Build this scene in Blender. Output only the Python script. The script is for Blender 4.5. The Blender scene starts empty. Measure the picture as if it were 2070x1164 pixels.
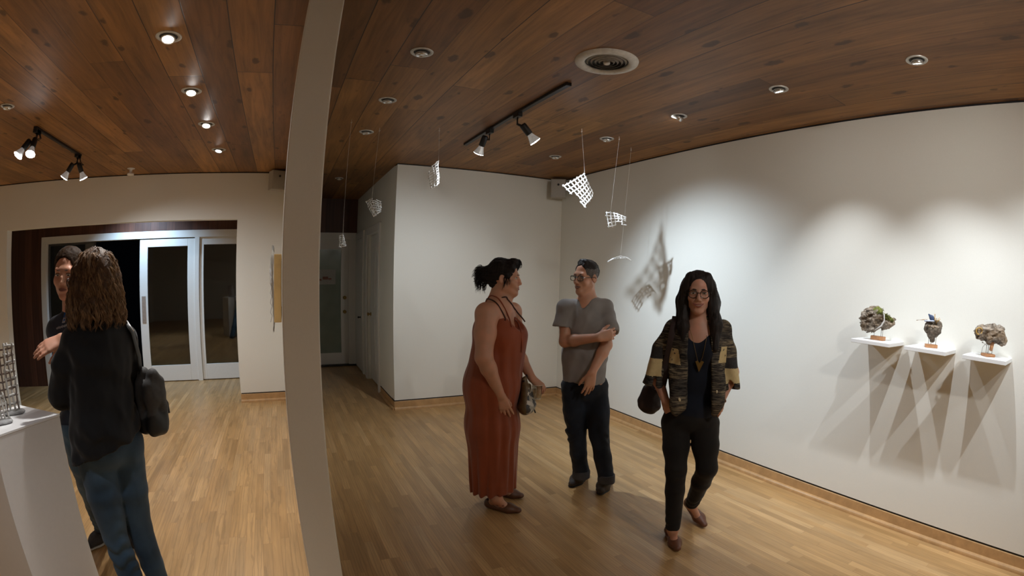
import bpy, bmesh, math, random
import numpy as np
from mathutils import Vector, Matrix
random.seed(7); np.random.seed(7)
S = bpy.context.scene
COL = S.collection
PI = math.pi

# ------------------------------------------------------------------ camera
CAM_Z = 1.62
YAW, PITCH, ROLL = -0.525601, -0.120794, 0.0296715
F_RAD = 0.969238            # radians per 1000 px of the 2070 px wide frame (equidistant wide-angle lens)
PX, PY = 80.434, 99.139     # optical axis against the frame centre (the photo is an off-centre crop)
def _rot():
    cy, sy = math.cos(YAW), math.sin(YAW); cp, sp = math.cos(PITCH), math.sin(PITCH); cr, sr = math.cos(ROLL), math.sin(ROLL)
    B = np.array([[1,0,0],[0,0,-1],[0,1,0]], float)
    return (np.array([[cy,-sy,0],[sy,cy,0],[0,0,1]]) @ np.array([[1,0,0],[0,cp,-sp],[0,sp,cp]]) @ B
            @ np.array([[cr,-sr,0],[sr,cr,0],[0,0,1]]))
CAM_R = _rot()
cd = bpy.data.cameras.new('camera'); cam = bpy.data.objects.new('camera', cd); COL.objects.link(cam)
cd.type = 'PANO'; cd.panorama_type = 'FISHEYE_LENS_POLYNOMIAL'
cd.sensor_fit = 'HORIZONTAL'; cd.sensor_width = 20.70
cd.fisheye_polynomial_k0 = 0; cd.fisheye_polynomial_k1 = -F_RAD/10
cd.fisheye_polynomial_k2 = 0; cd.fisheye_polynomial_k3 = 0; cd.fisheye_polynomial_k4 = 0
cd.fisheye_fov = math.radians(178)
cd.shift_x = -PX/2070; cd.shift_y = PY/1164
cd.clip_start = 0.02; cd.clip_end = 100
M4 = Matrix([list(r)+[0] for r in CAM_R] + [[0,0,0,1]]); M4.translation = Vector((0,0,CAM_Z))
cam.matrix_world = M4
S.camera = cam

def ray(u, v):
    x = u-1035-PX; y = -(v-582-PY); r = math.hypot(x, y); th = F_RAD*r/1000
    s = math.sin(th)/(r+1e-9)
    return CAM_R @ np.array([x*s, y*s, -math.cos(th)])
def at(u, v, dist):          # point seen in that direction, at that horizontal distance from the camera
    d = ray(u, v); t = dist/math.hypot(d[0], d[1])
    return np.array([d[0]*t, d[1]*t, CAM_Z+d[2]*t])

def onz(u, v, z):
    d = ray(u, v); t = (z-CAM_Z)/d[2]
    return np.array([d[0]*t, d[1]*t, z])
# ------------------------------------------------------------------ world, exposure
w = bpy.data.worlds.new('night'); S.world = w; w.use_nodes = True
w.node_tree.nodes['Background'].inputs[0].default_value = (0.004, 0.005, 0.008, 1)
w.node_tree.nodes['Background'].inputs[1].default_value = 0.05
S.view_settings.view_transform = 'Standard'; S.view_settings.look = 'None'
S.view_settings.gamma = 1.0; S.view_settings.use_curve_mapping = False
S.view_settings.exposure = 1.05
S.cycles.max_bounces = 10; S.cycles.diffuse_bounces = 6; S.cycles.glossy_bounces = 4
S.cycles.transparent_max_bounces = 12
S.cycles.sample_clamp_indirect = 4.0
S.cycles.use_denoising = True
try: S.cycles.caustics_reflective = False; S.cycles.caustics_refractive = False
except Exception: pass

# ------------------------------------------------------------------ materials
class NT:
    def __init__(s, name):
        s.m = bpy.data.materials.new(name); s.m.use_nodes = True
        s.t = s.m.node_tree; s.b = s.t.nodes['Principled BSDF']; s.out = s.t.nodes['Material Output']
    def n(s, typ, props=None, **ins):
        nd = s.t.nodes.new('ShaderNode'+typ)
        for k, v in (props or {}).items(): setattr(nd, k, v)
        for k, v in ins.items():
            key = int(k[1:]) if k[0] == '_' and k[1:].isdigit() else k.replace('__', ' ')
            s.set(nd.inputs[key], v)
        return nd
    def set(s, sock, v):
        if isinstance(v, bpy.types.NodeSocket): s.t.links.new(v, sock)
        elif isinstance(v, bpy.types.Node): s.t.links.new(v.outputs[0], sock)
        else: sock.default_value = v
    def math(s, op, a, b=0.0, c=0.0):
        return s.n('Math', {'operation': op}, _0=a, _1=b, _2=c).outputs[0]
    def vmath(s, op, a, b=(0,0,0)):
        return s.n('VectorMath', {'operation': op}, _0=a, _1=b).outputs[0]
    def ramp(s, fac, stops, interp='LINEAR'):
        nd = s.n('ValToRGB', Fac=fac); cr = nd.color_ramp; cr.interpolation = interp
        while len(cr.elements) < len(stops): cr.elements.new(0.5)
        for e, (p, c) in zip(cr.elements, stops):
            e.position = p; e.color = (c[0], c[1], c[2], 1) if hasattr(c, '__len__') else (c, c, c, 1)
        return nd.outputs[0]
    def mix(s, fac, a, b, mode='MIX'):
        nd = s.n('Mix', {'data_type': 'RGBA', 'blend_type': mode})
        col = lambda v: (v[0], v[1], v[2], 1) if isinstance(v, tuple) else v
        s.set(nd.inputs[0], fac); s.set(nd.inputs[6], col(a)); s.set(nd.inputs[7], col(b))
        return nd.outputs[2]
    def bump(s, h, strength=0.3, dist=0.01):
        s.set(s.b.inputs['Normal'], s.n('Bump', Height=h, Strength=strength, Distance=dist))
    def coord(s): return s.n('TexCoord').outputs['Object']
    def P(s, **k):
        for a, v in k.items():
            key = a.replace('__', ' ')
            s.set(s.b.inputs[key], (v[0], v[1], v[2], 1) if isinstance(v, tuple) else v)
        return s
MATS = {}
def mat(name, col, rough=0.5, metal=0.0, var=0.12, scale=40.0, bump=0.0, spec=0.5, sheen=0.0, coat=0.0):
    """a small procedural material: base colour broken up by noise, optional bump"""
    if name in MATS: return MATS[name]
    t = NT(name); p = t.coord()
    nz = t.n('TexNoise', Vector=p, Scale=scale, Detail=4.0, Roughness=0.6).outputs[0]
    dk = tuple(c*(1-var) for c in col); lt = tuple(min(1, c*(1+var)) for c in col)
    t.P(Base__Color=t.ramp(nz, [(0.3, dk), (0.7, lt)]), Roughness=rough, Metallic=metal)
    t.b.inputs['Specular IOR Level'].default_value = spec
    if sheen: t.b.inputs['Sheen Weight'].default_value = sheen
    if coat: t.b.inputs['Coat Weight'].default_value = coat
    if bump: t.bump(nz, bump, 0.004)
    MATS[name] = t.m; return t.m
def emit_mat(name, col, strength):
    if name in MATS: return MATS[name]
    t = NT(name); nz = t.n('TexNoise', Vector=t.coord(), Scale=30.0).outputs[0]
    t.P(Base__Color=(0.9,0.9,0.9), Roughness=0.3)
    t.set(t.b.inputs['Emission Color'], t.ramp(nz, [(0, col), (1, col)]))
    t.b.inputs['Emission Strength'].default_value = strength
    MATS[name] = t.m; return t.m
def glass_mat(name, tint=(0.9,0.95,0.95), refl=0.12, alpha=0.0, rough=0.02):
    if name in MATS: return MATS[name]
    t = NT(name); t.t.nodes.remove(t.b)
    fc = t.n('LayerWeight', Blend=0.5).outputs[1]
    f2 = t.math('MINIMUM', t.math('ADD', t.math('MULTIPLY', t.math('POWER', fc, 5.0), 0.9), refl), 1.0)
    tr = t.n('BsdfTransparent', Color=(*tint, 1)); gl = t.n('BsdfGlossy', Color=(1,1,1,1), Roughness=rough)
    mx = t.n('MixShader'); t.set(mx.inputs[0], f2); t.set(mx.inputs[1], tr); t.set(mx.inputs[2], gl)
    t.set(t.out.inputs['Surface'], mx); MATS[name] = t.m; return t.m

def plank_mat(name, width, length, phase, ramp, groove, grain=(30, 1.6), rough=0.4, knots=0.0, groove_w=0.012, bumpk=0.25, grain_amt=0.35, figure=0.0):
    t = NT(name); p = t.coord(); sx = t.n('SeparateXYZ', Vector=p)
    X, Y = sx.outputs[0], sx.outputs[1]
    xr = t.math('DIVIDE', t.math('SUBTRACT', X, phase), width); row = t.math('FLOOR', xr); fx = t.math('FRACT', xr)
    ro = t.n('TexWhiteNoise', {'noise_dimensions': '1D'}, W=row).outputs[0]
    yr = t.math('ADD', t.math('DIVIDE', Y, length), t.math('MULTIPLY', ro, 13.7)); colm = t.math('FLOOR', yr); fy = t.math('FRACT', yr)
    idv = t.n('CombineXYZ', X=row, Y=colm, Z=3.3)
    wn = t.n('TexWhiteNoise', {'noise_dimensions': '3D'}, Vector=idv)
    rnd = wn.outputs[0]; rcol = wn.outputs[1]
    off = t.vmath('SCALE', rcol); off.node.inputs['Scale'].default_value = 20.0
    pv = t.vmath('ADD', t.vmath('MULTIPLY', p, (grain[0], grain[1], 1)), off)
    g1 = t.n('TexNoise', Vector=pv, Scale=1.0, Detail=5.0, Roughness=0.65, Distortion=0.6).outputs[0]
    base = t.ramp(rnd, ramp)
    gm = t.ramp(g1, [(0.3, 1-grain_amt), (0.62, 1.12)])
    c = t.mix(1.0, base, gm, 'MULTIPLY')
    big = t.n('TexNoise', Vector=t.vmath('ADD', t.vmath('MULTIPLY', p, (3.0, 1.2, 1)), off), Scale=1.0, Detail=2.0).outputs[0]
    c = t.mix(1.0, c, t.ramp(big, [(0.3, 0.78), (0.7, 1.15)]), 'MULTIPLY')
    if figure:
        wv = t.n('TexWave', {'wave_type': 'RINGS', 'rings_direction': 'Y'}, Vector=t.vmath('ADD', t.vmath('MULTIPLY', p, (14, 2.0, 1)), off), Scale=1.4, Distortion=5.0, Detail=2.0, Detail__Scale=1.2).outputs[1]
        c = t.mix(t.math('MULTIPLY', t.ramp(wv, [(0.82, 0.0), (0.95, 1.0)]), figure), c, tuple(x*0.45 for x in ramp[0][1]))
    if knots:
        kv = t.vmath('ADD', t.vmath('MULTIPLY', p, (5.5, 2.6, 1)), off)
        kd = t.n('TexNoise', Vector=t.vmath('MULTIPLY', p, (30, 18, 1)), Scale=1.0, Detail=2.0).outputs[0]
        vo = t.n('TexVoronoi', {'voronoi_dimensions': '2D'}, Vector=kv, Scale=0.9)
        dist = t.math('ADD', vo.outputs[0], t.math('MULTIPLY', t.math('SUBTRACT', kd, 0.5), 0.20))
        sz = t.math('SUBTRACT', t.math('MULTIPLY', t.math('POWER', t.n('SeparateColor', Color=vo.outputs[1]).outputs[0], 2.5), 0.17), 0.05)
        kn = t.math('SUBTRACT', 1.0, t.n('MapRange', Value=t.math('SUBTRACT', dist, sz), _1=0.0, _2=0.06).outputs[0])
        c = t.mix(t.math('MULTIPLY', kn, knots*0.8), c, tuple(x*0.22 for x in ramp[0][1]))
        sp = t.n('TexNoise', Vector=t.vmath('ADD', t.vmath('MULTIPLY', p, (16, 5, 1)), off), Scale=1.0, Detail=3.0).outputs[0]
        c = t.mix(t.math('MULTIPLY', t.ramp(sp, [(0.66, 0.0), (0.76, 1.0)]), knots*0.55), c, tuple(x*0.3 for x in ramp[0][1]))
    ex = t.math('MINIMUM', fx, t.math('SUBTRACT', 1.0, fx)); ey = t.math('MULTIPLY', t.math('MINIMUM', fy, t.math('SUBTRACT', 1.0, fy)), length/width)
    e = t.math('MINIMUM', ex, ey)
    gmask = t.math('SUBTRACT', 1.0, t.n('MapRange', Value=e, _1=groove_w*0.4, _2=groove_w).outputs[0])
    rg = t.n('TexWhiteNoise', {'noise_dimensions': '1D'}, W=t.math('ADD', t.math('ROUND', xr), 0.37)).outputs[0]
    c = t.mix(t.math('MULTIPLY', gmask, t.ramp(rg, [(0.2, 0.35), (0.75, 1.0)])), c, groove)
    t.P(Base__Color=c, Roughness=rough)
    hgt = t.math('ADD', t.math('MULTIPLY', g1, 0.25), t.math('MULTIPLY', gmask, -1.0))
    t.bump(hgt, bumpk, 0.002)
    MATS[name] = t.m; return t.m

# ------------------------------------------------------------------ mesh helpers
def link(name, bm_or_me, m, parent=None, smooth=False, loc=None):
    if isinstance(bm_or_me, bmesh.types.BMesh):
        me = bpy.data.meshes.new(name); bm_or_me.normal_update(); bm_or_me.to_mesh(me); bm_or_me.free()
    else: me = bm_or_me
    for x in (m if isinstance(m, (list, tuple)) else [m]): me.materials.append(x)
    if smooth: me.polygons.foreach_set('use_smooth', [True]*len(me.polygons))
    o = bpy.data.objects.new(name, me); COL.objects.link(o)
    if parent is not None: o.parent = parent
    if loc is not None: o.location = loc
    return o
def tag(o, label=None, cat=None, group=None, kind=None):
    if label: o['label'] = label
    if cat: o['category'] = cat
    if group: o['group'] = group
    if kind: o['kind'] = kind
    return o
def thing(name, loc, label, cat, group=None, rz=0):
    o = bpy.data.objects.new(name, None); COL.objects.link(o); o.location = loc; o.rotation_euler = (0,0,rz); o.empty_display_size = 0.1
    return tag(o, label, cat, group)
def structure(name, bm, m, parent=None, smooth=False):
    o = link(name, bm, m, parent, smooth)
    if parent is None: o['kind'] = 'structure'
    return o
def box(bm, lo, hi, bev=0.0, mi=0):
    lo, hi = Vector(lo), Vector(hi); c = (lo+hi)/2; d = hi-lo
    r = bmesh.ops.create_cube(bm, size=1.0, matrix=Matrix.Translation(c) @ Matrix.Diagonal((d.x, d.y, d.z, 1)))
    fs = {f for v in r['verts'] for f in v.link_faces}
    for f in fs: f.material_index = mi
    if bev: bmesh.ops.bevel(bm, geom=list({e for v in r['verts'] for e in v.link_edges}), offset=bev, segments=2, affect='EDGES', profile=0.5)
    return bm
def boxes(*bs, bev=0.0):
    bm = bmesh.new()
    for lo, hi in bs: box(bm, lo, hi, bev)
    return bm
def frame_of(d):
    d = Vector(d).normalized(); a = Vector((0,0,1)) if abs(d.z) < 0.9 else Vector((1,0,0))
    x = d.cross(a).normalized(); return x, x.cross(d).normalized(), d
def tube(bm, pts, r, sides=8, cap=True, closed=False):
    pts = [Vector(p) for p in pts]; n = len(pts); rr = r if hasattr(r, '__len__') else [r]*n
    rings = []; px = None
    for i, p in enumerate(pts):
        if closed: d = pts[(i+1) % n]-pts[i-1]
        else: d = pts[min(i+1, n-1)]-pts[max(i-1, 0)]
        if d.length < 1e-9: d = Vector((0,0,1))
        d.normalize()
        if px is None: x, y, _ = frame_of(d)
        else:
            x = px-d*px.dot(d)
            if x.length < 1e-6: x, y, _ = frame_of(d)
            x.normalize(); y = d.cross(x)
        px = x
        rings.append([bm.verts.new(p+(x*math.cos(2*PI*k/sides)+y*math.sin(2*PI*k/sides))*rr[i]) for k in range(sides)])
    m = n if closed else n-1
    for i in range(m):
        A, B = rings[i], rings[(i+1) % n]
        for k in range(sides):
            bm.faces.new((A[k], A[(k+1) % sides], B[(k+1) % sides], B[k]))
    if cap and not closed:
        bm.faces.new(rings[0][::-1]); bm.faces.new(rings[-1])
    return bm
def smooth_pts(P, m=5):
    P = [np.asarray(p, float) for p in P]; out = []
    for i in range(len(P)-1):
        a, b, c, d = P[max(i-1, 0)], P[i], P[i+1], P[min(i+2, len(P)-1)]
        for k in range(m):
            t = k/m; out.append(0.5*(2*b+(c-a)*t+(2*a-5*b+4*c-d)*t*t+(3*b-a-3*c+d)*t**3))
    return out+[P[-1]]
def ribbon(bm, pts, width, thick, side):
    """flat strap through pts, its width along side"""
    pts = [Vector(p) for p in pts]; side = Vector(side).normalized(); rings = []; n = len(pts)
    for i, p in enumerate(pts):
        d = (pts[min(i+1, n-1)]-pts[max(i-1, 0)]).normalized(); x = (side-d*side.dot(d)).normalized(); y = d.cross(x)
        rings.append([bm.verts.new(p+x*a*width/2+y*b*thick/2) for a, b in ((-1,-0.4),(-0.85,-1),(0.85,-1),(1,-0.4),(1,0.4),(0.85,1),(-0.85,1),(-1,0.4))])
    for A, B in zip(rings, rings[1:]):
        for k in range(8): bm.faces.new((A[k], A[(k+1) % 8], B[(k+1) % 8], B[k]))
    bm.faces.new(rings[0][::-1]); bm.faces.new(rings[-1]); return fixn(bm)
def lathe(bm, prof, o=(0,0,0), axis=(0,0,1), sides=32, cap0=True, cap1=True):
    """prof: (radius, height along axis)"""
    x, y, d = frame_of(axis); o = Vector(o); rings = []
    for r, h in prof:
        rings.append([bm.verts.new(o+d*h+(x*math.cos(2*PI*k/sides)+y*math.sin(2*PI*k/sides))*max(r, 1e-5)) for k in range(sides)])
    for A, B in zip(rings, rings[1:]):
        for k in range(sides): bm.faces.new((A[k], A[(k+1) % sides], B[(k+1) % sides], B[k]))
    if cap0: bm.faces.new(rings[0][::-1])
    if cap1: bm.faces.new(rings[-1])
    bmesh.ops.recalc_face_normals(bm, faces=bm.faces[:]) if False else None
    return bm
def fixn(bm): bmesh.ops.recalc_face_normals(bm, faces=bm.faces[:]); return bm
def spot(name, loc, target, power, angle, blend=0.4, col=(1,0.95,0.88), radius=0.03, parent=None):
    l = bpy.data.lights.new(name, 'SPOT'); l.energy = power; l.spot_size = math.radians(angle); l.spot_blend = blend
    l.color = col; l.shadow_soft_size = radius
    o = bpy.data.objects.new(name, l); COL.objects.link(o)
    d = Vector(target)-Vector(loc)
    q = d.to_track_quat('-Z', 'Y')
    if parent is not None:
        o.parent = parent; o.location = Vector(loc)-parent.location
    else: o.location = loc
    o.rotation_mode = 'QUATERNION'; o.rotation_quaternion = q
    return o
# ================================================================== the setting
M_wall = mat('gallery_white_paint', (0.785,0.775,0.715), 0.75, var=0.015, scale=180.0, bump=0.06, spec=0.25)
M_black = mat('black_reveal', (0.006,0.006,0.008), 0.6)
M_base = mat('oak_baseboard', (0.50,0.30,0.135), 0.42, var=0.14, scale=14.0, spec=0.4)
M_white = mat('white_trim_paint', (0.78,0.77,0.74), 0.45, var=0.02, scale=60.0)
M_dwood = plank_mat('dark_redwood_wall', 0.14, 2.5, 0.0, [(0.0, (0.075,0.030,0.020)), (0.5, (0.10,0.040,0.026)), (1.0, (0.13,0.052,0.032))], (0.01,0.006,0.005), rough=0.5)
M_ceil = plank_mat('pine_plank_ceiling', 0.2405, 3.4, 0.065,
    [(0.0, (0.165,0.072,0.023)), (0.3, (0.25,0.112,0.033)), (0.65, (0.30,0.142,0.042)), (0.9, (0.36,0.175,0.053)), (1.0, (0.44,0.215,0.075))], (0.016,0.008,0.004), grain=(22, 1.5), rough=0.5, knots=0.85, groove_w=0.016, grain_amt=0.42)
M_floor = plank_mat('narrow_maple_floor', 0.0575, 0.85, 0.01,
    [(0.0, (0.42,0.245,0.098)), (0.4, (0.46,0.275,0.115)), (0.75, (0.485,0.295,0.128)), (1.0, (0.53,0.335,0.155))], (0.30,0.165,0.066), grain=(45, 2.2), rough=0.34, groove_w=0.028, bumpk=0.08, grain_amt=0.12, figure=0.3)
CZ = 2.90; RX = 3.48; AY = 5.84; AX = 1.262; BY = 6.72; FY = 8.30; EY = 9.0; LX = -5.2; NY = -3.2
PL, PR, PY0 = -0.012, 0.138, 2.02     # dividing wall seen end-on
structure('floor', boxes(((LX-0.2,NY-0.2,-0.08),(RX+0.2,EY+0.2,0.0))), M_floor)
structure('ceiling', boxes(((LX-0.2,NY-0.2,CZ),(RX+0.2,EY+0.2,CZ+0.1))), M_ceil)
BT = 0.105; RV = 0.014
def wall(name, lo, hi, m=None): return structure(name, boxes((lo, hi)), m or M_wall)
wall('wall_right', (RX,NY-0.2,BT+RV), (RX+0.15,AY+0.15,CZ-0.012))
wall('wall_back', (AX,AY,BT+RV), (RX,AY+0.15,CZ-0.012))
structure('wall_corridor', boxes(((AX,AY+0.15,0),(AX+0.15,6.83,CZ)),((AX,7.75,0),(AX+0.15,EY,CZ)),((AX,6.83,2.18),(AX+0.15,7.75,CZ))), M_wall)
structure('wall_left_back', boxes(((LX,BY,0),(-4.06,BY+0.14,CZ-0.012)),((-4.06,BY,2.305),(-0.64,BY+0.14,CZ-0.012)),((-0.64,BY,BT+RV),(PL,BY+0.14,CZ-0.012))), M_wall)
bm = bmesh.new(); box(bm, (PL,PY0,0), (PR,EY,CZ), 0.006); structure('wall_divider', bm, M_wall)
wall('wall_left', (LX-0.15,NY-0.2,0), (LX,EY,CZ))
wall('wall_near', (LX,NY-0.15,0), (RX,NY,CZ))
structure('wall_vestibule', boxes(((LX,FY,0),(-4.27,FY+0.12,CZ)),((-4.27,FY,2.31),(PL,FY+0.12,CZ)),((-0.42,FY,0),(PL,FY+0.12,2.31))), M_dwood)
structure('wall_corridor_end', boxes(((PR,EY,2.31),(AX+0.15,EY+0.12,CZ)),((AX-0.005,EY,0),(AX+0.15,EY+0.12,2.31))), M_dwood)
# thin dark shadow gaps above the baseboards and under the ceiling
structure('trim_1', boxes(((RX-0.001,NY,CZ-0.012),(RX+0.1,AY,CZ)),((AX+0.001,AY-0.001,CZ-0.012),(RX,AY+0.1,CZ)),((LX,BY-0.001,CZ-0.012),(PL,BY+0.1,CZ))), M_black)
structure('trim_2', boxes(((RX+0.006,NY,BT-0.004),(RX+0.1,AY,BT+RV)),((AX+0.008,AY+0.006,BT-0.004),(RX,AY+0.1,BT+RV)),((-0.632,BY+0.006,BT-0.004),(PL,BY+0.1,BT+RV)),((AX-0.006,AY+0.002,BT-0.002),(AX+0.05,6.72,BT+RV-0.006))), M_black)
def base_profile(name, a, b, nrm, ends=True):
    """oak board with a rounded shoe moulding, running from a to b, nrm points into the room"""
    bm = bmesh.new(); a, b, nrm = Vector(a), Vector(b), Vector(nrm)
    prof = [(-0.05,BT),(0.004,BT),(0.006,BT-0.003),(0.006,0.034),(0.012,0.033),(0.020,0.029),(0.026,0.022),(0.029,0.013),(0.030,0.0),(-0.05,0.0)]
    A = [bm.verts.new(a+nrm*p+Vector((0,0,z))) for p, z in prof]; B = [bm.verts.new(b+nrm*p+Vector((0,0,z))) for p, z in prof]
    n = len(prof)
    for i in range(n): bm.faces.new((A[i], A[(i+1) % n], B[(i+1) % n], B[i]))
    bm.faces.new(A[::-1]); bm.faces.new(B)
    return structure(name, fixn(bm), M_base)
base_profile('baseboard_right', (RX,NY,0), (RX,AY,0), (-1,0,0))
base_profile('baseboard_back', (AX-0.006,AY,0), (RX,AY,0), (0,-1,0))
base_profile('baseboard_corridor', (AX,AY+0.001,0), (AX,6.70,0), (-1,0,0))
base_profile('baseboard_left_back', (-0.64,BY,0), (PL,BY,0), (0,-1,0))
# ---- entrance: white frame with a dark sash, an open gap, a sliding glass door and a fixed pane
M_pane = glass_mat('dark_window_glass', (0.55,0.62,0.6), 0.09)
def slab_frame(bm, x0, x1, z0, z1, y0, y1, l, r, t, b):
    box(bm, (x0,y0,z0), (x0+l,y1,z1), 0.004); box(bm, (x1-r,y0,z0), (x1,y1,z1), 0.004)
    box(bm, (x0+l,y0,z1-t), (x1-r,y1,z1), 0.004); box(bm, (x0+l,y0,z0), (x1-r,y1,z0+b), 0.004)
bm = bmesh.new()
box(bm, (-4.27,FY-0.02,0), (-4.16,FY+0.13,2.31), 0.004); box(bm, (-4.16,FY-0.02,2.20), (-0.42,FY+0.13,2.31), 0.004)
box(bm, (-1.478,FY-0.02,0), (-1.40,FY+0.13,2.20), 0.004); box(bm, (-0.53,FY-0.02,0), (-0.42,FY+0.13,2.20), 0.004)
structure('trim_3', bm, M_white)
M_alu = mat('grey_sash_metal', (0.10,0.10,0.105), 0.4, 0.6)
d1 = structure('window_1', (lambda b: (slab_frame(b, -4.16,-3.24,0.02,2.20,FY+0.05,FY+0.09,0.035,0.03,0.03,0.06), b)[1])(bmesh.new()), M_alu)
link('pane', boxes(((-4.12,FY+0.066,0.08),(-3.27,FY+0.072,2.17))), M_pane, d1)
d2 = structure('door_1', (lambda b: (slab_frame(b, -2.42,-1.478,0.012,2.185,FY+0.0,FY+0.045,0.14,0.12,0.115,0.245), b)[1])(bmesh.new()), M_white)
link('pane', boxes(((-2.285,FY+0.018,0.25),(-1.59,FY+0.024,2.075))), M_pane, d2)
link('door_handle', boxes(((-2.385,FY-0.008,0.92),(-2.315,FY+0.001,1.33)), bev=0.003), mat('brushed_plate', (0.45,0.38,0.33), 0.4, 0.5), d2)
d3 = structure('window_2', (lambda b: (slab_frame(b, -1.40,-0.53,0.012,2.20,FY+0.01,FY+0.055,0.07,0.07,0.115,0.24), b)[1])(bmesh.new()), M_white)
link('pane', boxes(((-1.34,FY+0.03,0.245),(-0.59,FY+0.036,2.09))), M_pane, d3)
# ---- corridor end door
bm = bmesh.new(); box(bm, (PR,EY-0.02,2.19), (AX-0.002,EY+0.1,2.31), 0.004); box(bm, (1.125,EY-0.02,0), (AX-0.002,EY+0.1,2.19), 0.004); box(bm, (PR,EY-0.02,0), (0.24,EY+0.1,2.19), 0.004)
structure('trim_4', bm, M_white)
d4 = structure('door_2', (lambda b: (slab_frame(b, 0.24,1.125,0.03,2.19,EY+0.02,EY+0.06,0.13,0.13,0.17,0.20), b)[1])(bmesh.new()), M_white)
t = NT('frosted_green_glass'); t.P(Base__Color=t.ramp(t.n('TexNoise', Vector=t.coord(), Scale=3.0).outputs[0], [(0.3, (0.20,0.26,0.22)), (0.7, (0.26,0.32,0.27))]), Roughness=0.12); MATS['frosted'] = t.m
link('pane', boxes(((0.36,EY+0.034,0.22),(1.0,EY+0.044,2.03))), t.m, d4)
M_brass = mat('old_brass', (0.42,0.28,0.10), 0.35, 1.0)
for z in (1.19, 0.945):
    b = bmesh.new(); lathe(b, [(0.03,0),(0.03,0.008),(0.012,0.012),(0.012,0.03),(0.028,0.04),(0.03,0.055),(0.02,0.068),(0.0,0.07)], (1.062,EY+0.02,z), (0,-1,0), 20); link('door_knob', fixn(b), M_brass, d4, True)
structure('trim_5', boxes(((PR,EY-0.05,0.0),(AX-0.002,EY+0.1,0.028)), bev=0.004), mat('dark_threshold', (0.02,0.015,0.012), 0.5))
o = link('poster_reflection', boxes(((0.50,EY+0.024,1.42),(0.90,EY+0.033,1.675))), mat('reflected_paper', (0.45,0.45,0.43), 0.7)); tag(o, 'pale poster reflection built as a sheet on the glass of the corridor end door', 'notice')  # reflection of a poster in the glass, built as a flat sheet with marks
for z, x, s in ((1.53,0.72,0.05), (1.50,0.62,0.03), (1.515,0.80,0.026)):
    link('reflected_mark', boxes(((x-s,EY+0.0225,z-s*0.5),(x+s,EY+0.0239,z+s*0.5))), mat('reflected_red_brown', (0.25,0.10,0.07), 0.6), o)
# ---- side door in the corridor with casings
bm = bmesh.new()
for y0, y1 in ((6.71,6.83),(7.75,7.87)): box(bm, (AX-0.022,y0,0), (AX+0.01,y1,2.29), 0.004)
box(bm, (AX-0.022,6.83,2.18), (AX+0.01,7.75,2.29), 0.004)
box(bm, (AX-0.022,8.12,0), (AX+0.01,8.24,2.29), 0.004); box(bm, (AX-0.022,8.24,2.18), (AX+0.01,8.98,2.29), 0.004)
structure('trim_6', bm, M_white)
d5 = structure('door_3', boxes(((AX+0.05,6.835,0.012),(AX+0.09,7.745,2.175)), bev=0.003), M_white)
b = bmesh.new()
for z0, z1 in ((0.2,0.95),(1.12,2.0)):
    for y0, y1 in ((6.95,7.24),(7.34,7.63)): box(b, (AX+0.044,y0,z0), (AX+0.052,y1,z1), 0.003)
link('raised_panel', b, M_white, d5)
b = bmesh.new(); lathe(b, [(0.028,0),(0.028,0.008),(0.011,0.012),(0.011,0.03),(0.026,0.04),(0.028,0.052),(0.0,0.062)], (AX+0.05,7.68,1.0), (-1,0,0), 18); link('door_knob', fixn(b), M_brass, d5, True)
d6 = structure('door_4', boxes(((AX-0.014,8.25,0.012),(AX+0.01,8.97,2.175)), bev=0.003), M_white)
b = bmesh.new(); lathe(b, [(0.02,0),(0.02,0.006),(0.009,0.01),(0.009,0.03),(0.022,0.038),(0.0,0.055)], (AX-0.012,8.34,0.9), (-1,0,0), 16); link('door_knob', fixn(b), M_black, d6, True)

# ================================================================== ceiling fittings and their light
M_trim = mat('satin_silver_trim', (0.62,0.61,0.58), 0.35, 0.35)
M_chrome = mat('lamp_reflector', (0.75,0.75,0.74), 0.2, 0.9)
M_dark = mat('dark_recess', (0.03,0.028,0.025), 0.6)
M_track = mat('black_track_metal', (0.012,0.012,0.013), 0.4, 0.2)
def downlight(x, y, lit, aim, label, power=0, angle=60, col=(1,0.96,0.9), blend=0.5, r=0.066, trimc=None, rad=0.03, glow=14.0):
    t = thing('recessed_downlight', (x,y,CZ), label, 'ceiling light', 'recessed downlights in the plank ceiling')
    b = bmesh.new(); lathe(b, [(r*0.70,0.0),(r*0.72,-0.004),(r*0.95,-0.006),(r,-0.003),(r,0.0)], sides=36, cap0=False, cap1=False); link('trim_ring', fixn(b), M_trim, t, True)
    d = (Vector(aim)-Vector((x,y,CZ))).normalized()
    b = bmesh.new(); lathe(b, [(r*0.70,-0.001),(r*0.66,-0.002),(0.0,-0.0015)], sides=28, cap0=False, cap1=False); link('recess', b, M_dark, t)
    q = Vector((0,0,-0.012))
    b = bmesh.new(); lathe(b, [(r*0.50,-0.02),(r*0.56,0.004),(r*0.53,0.012),(r*0.44,0.010),(r*0.42,0.004)], q, d, 28, True, False); link('gimbal', fixn(b), M_chrome, t, True)
    b = bmesh.new(); lathe(b, [(r*0.42,0.004),(r*0.30,0.0085),(0.0,0.0095)], q, d, 24, False, False)
    link('lamp_face', fixn(b), emit_mat('lit_lamp_face', (1,0.98,0.94), glow) if lit else M_chrome, t, True)
    if lit:
        spot('lamp_light', Vector((x,y,CZ-0.03))+d*0.015, aim, power, angle, blend, col, rad, t)
    return t
COOL = (0.86,0.93,1.0); WARM = (1.0,0.90,0.76)
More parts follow.
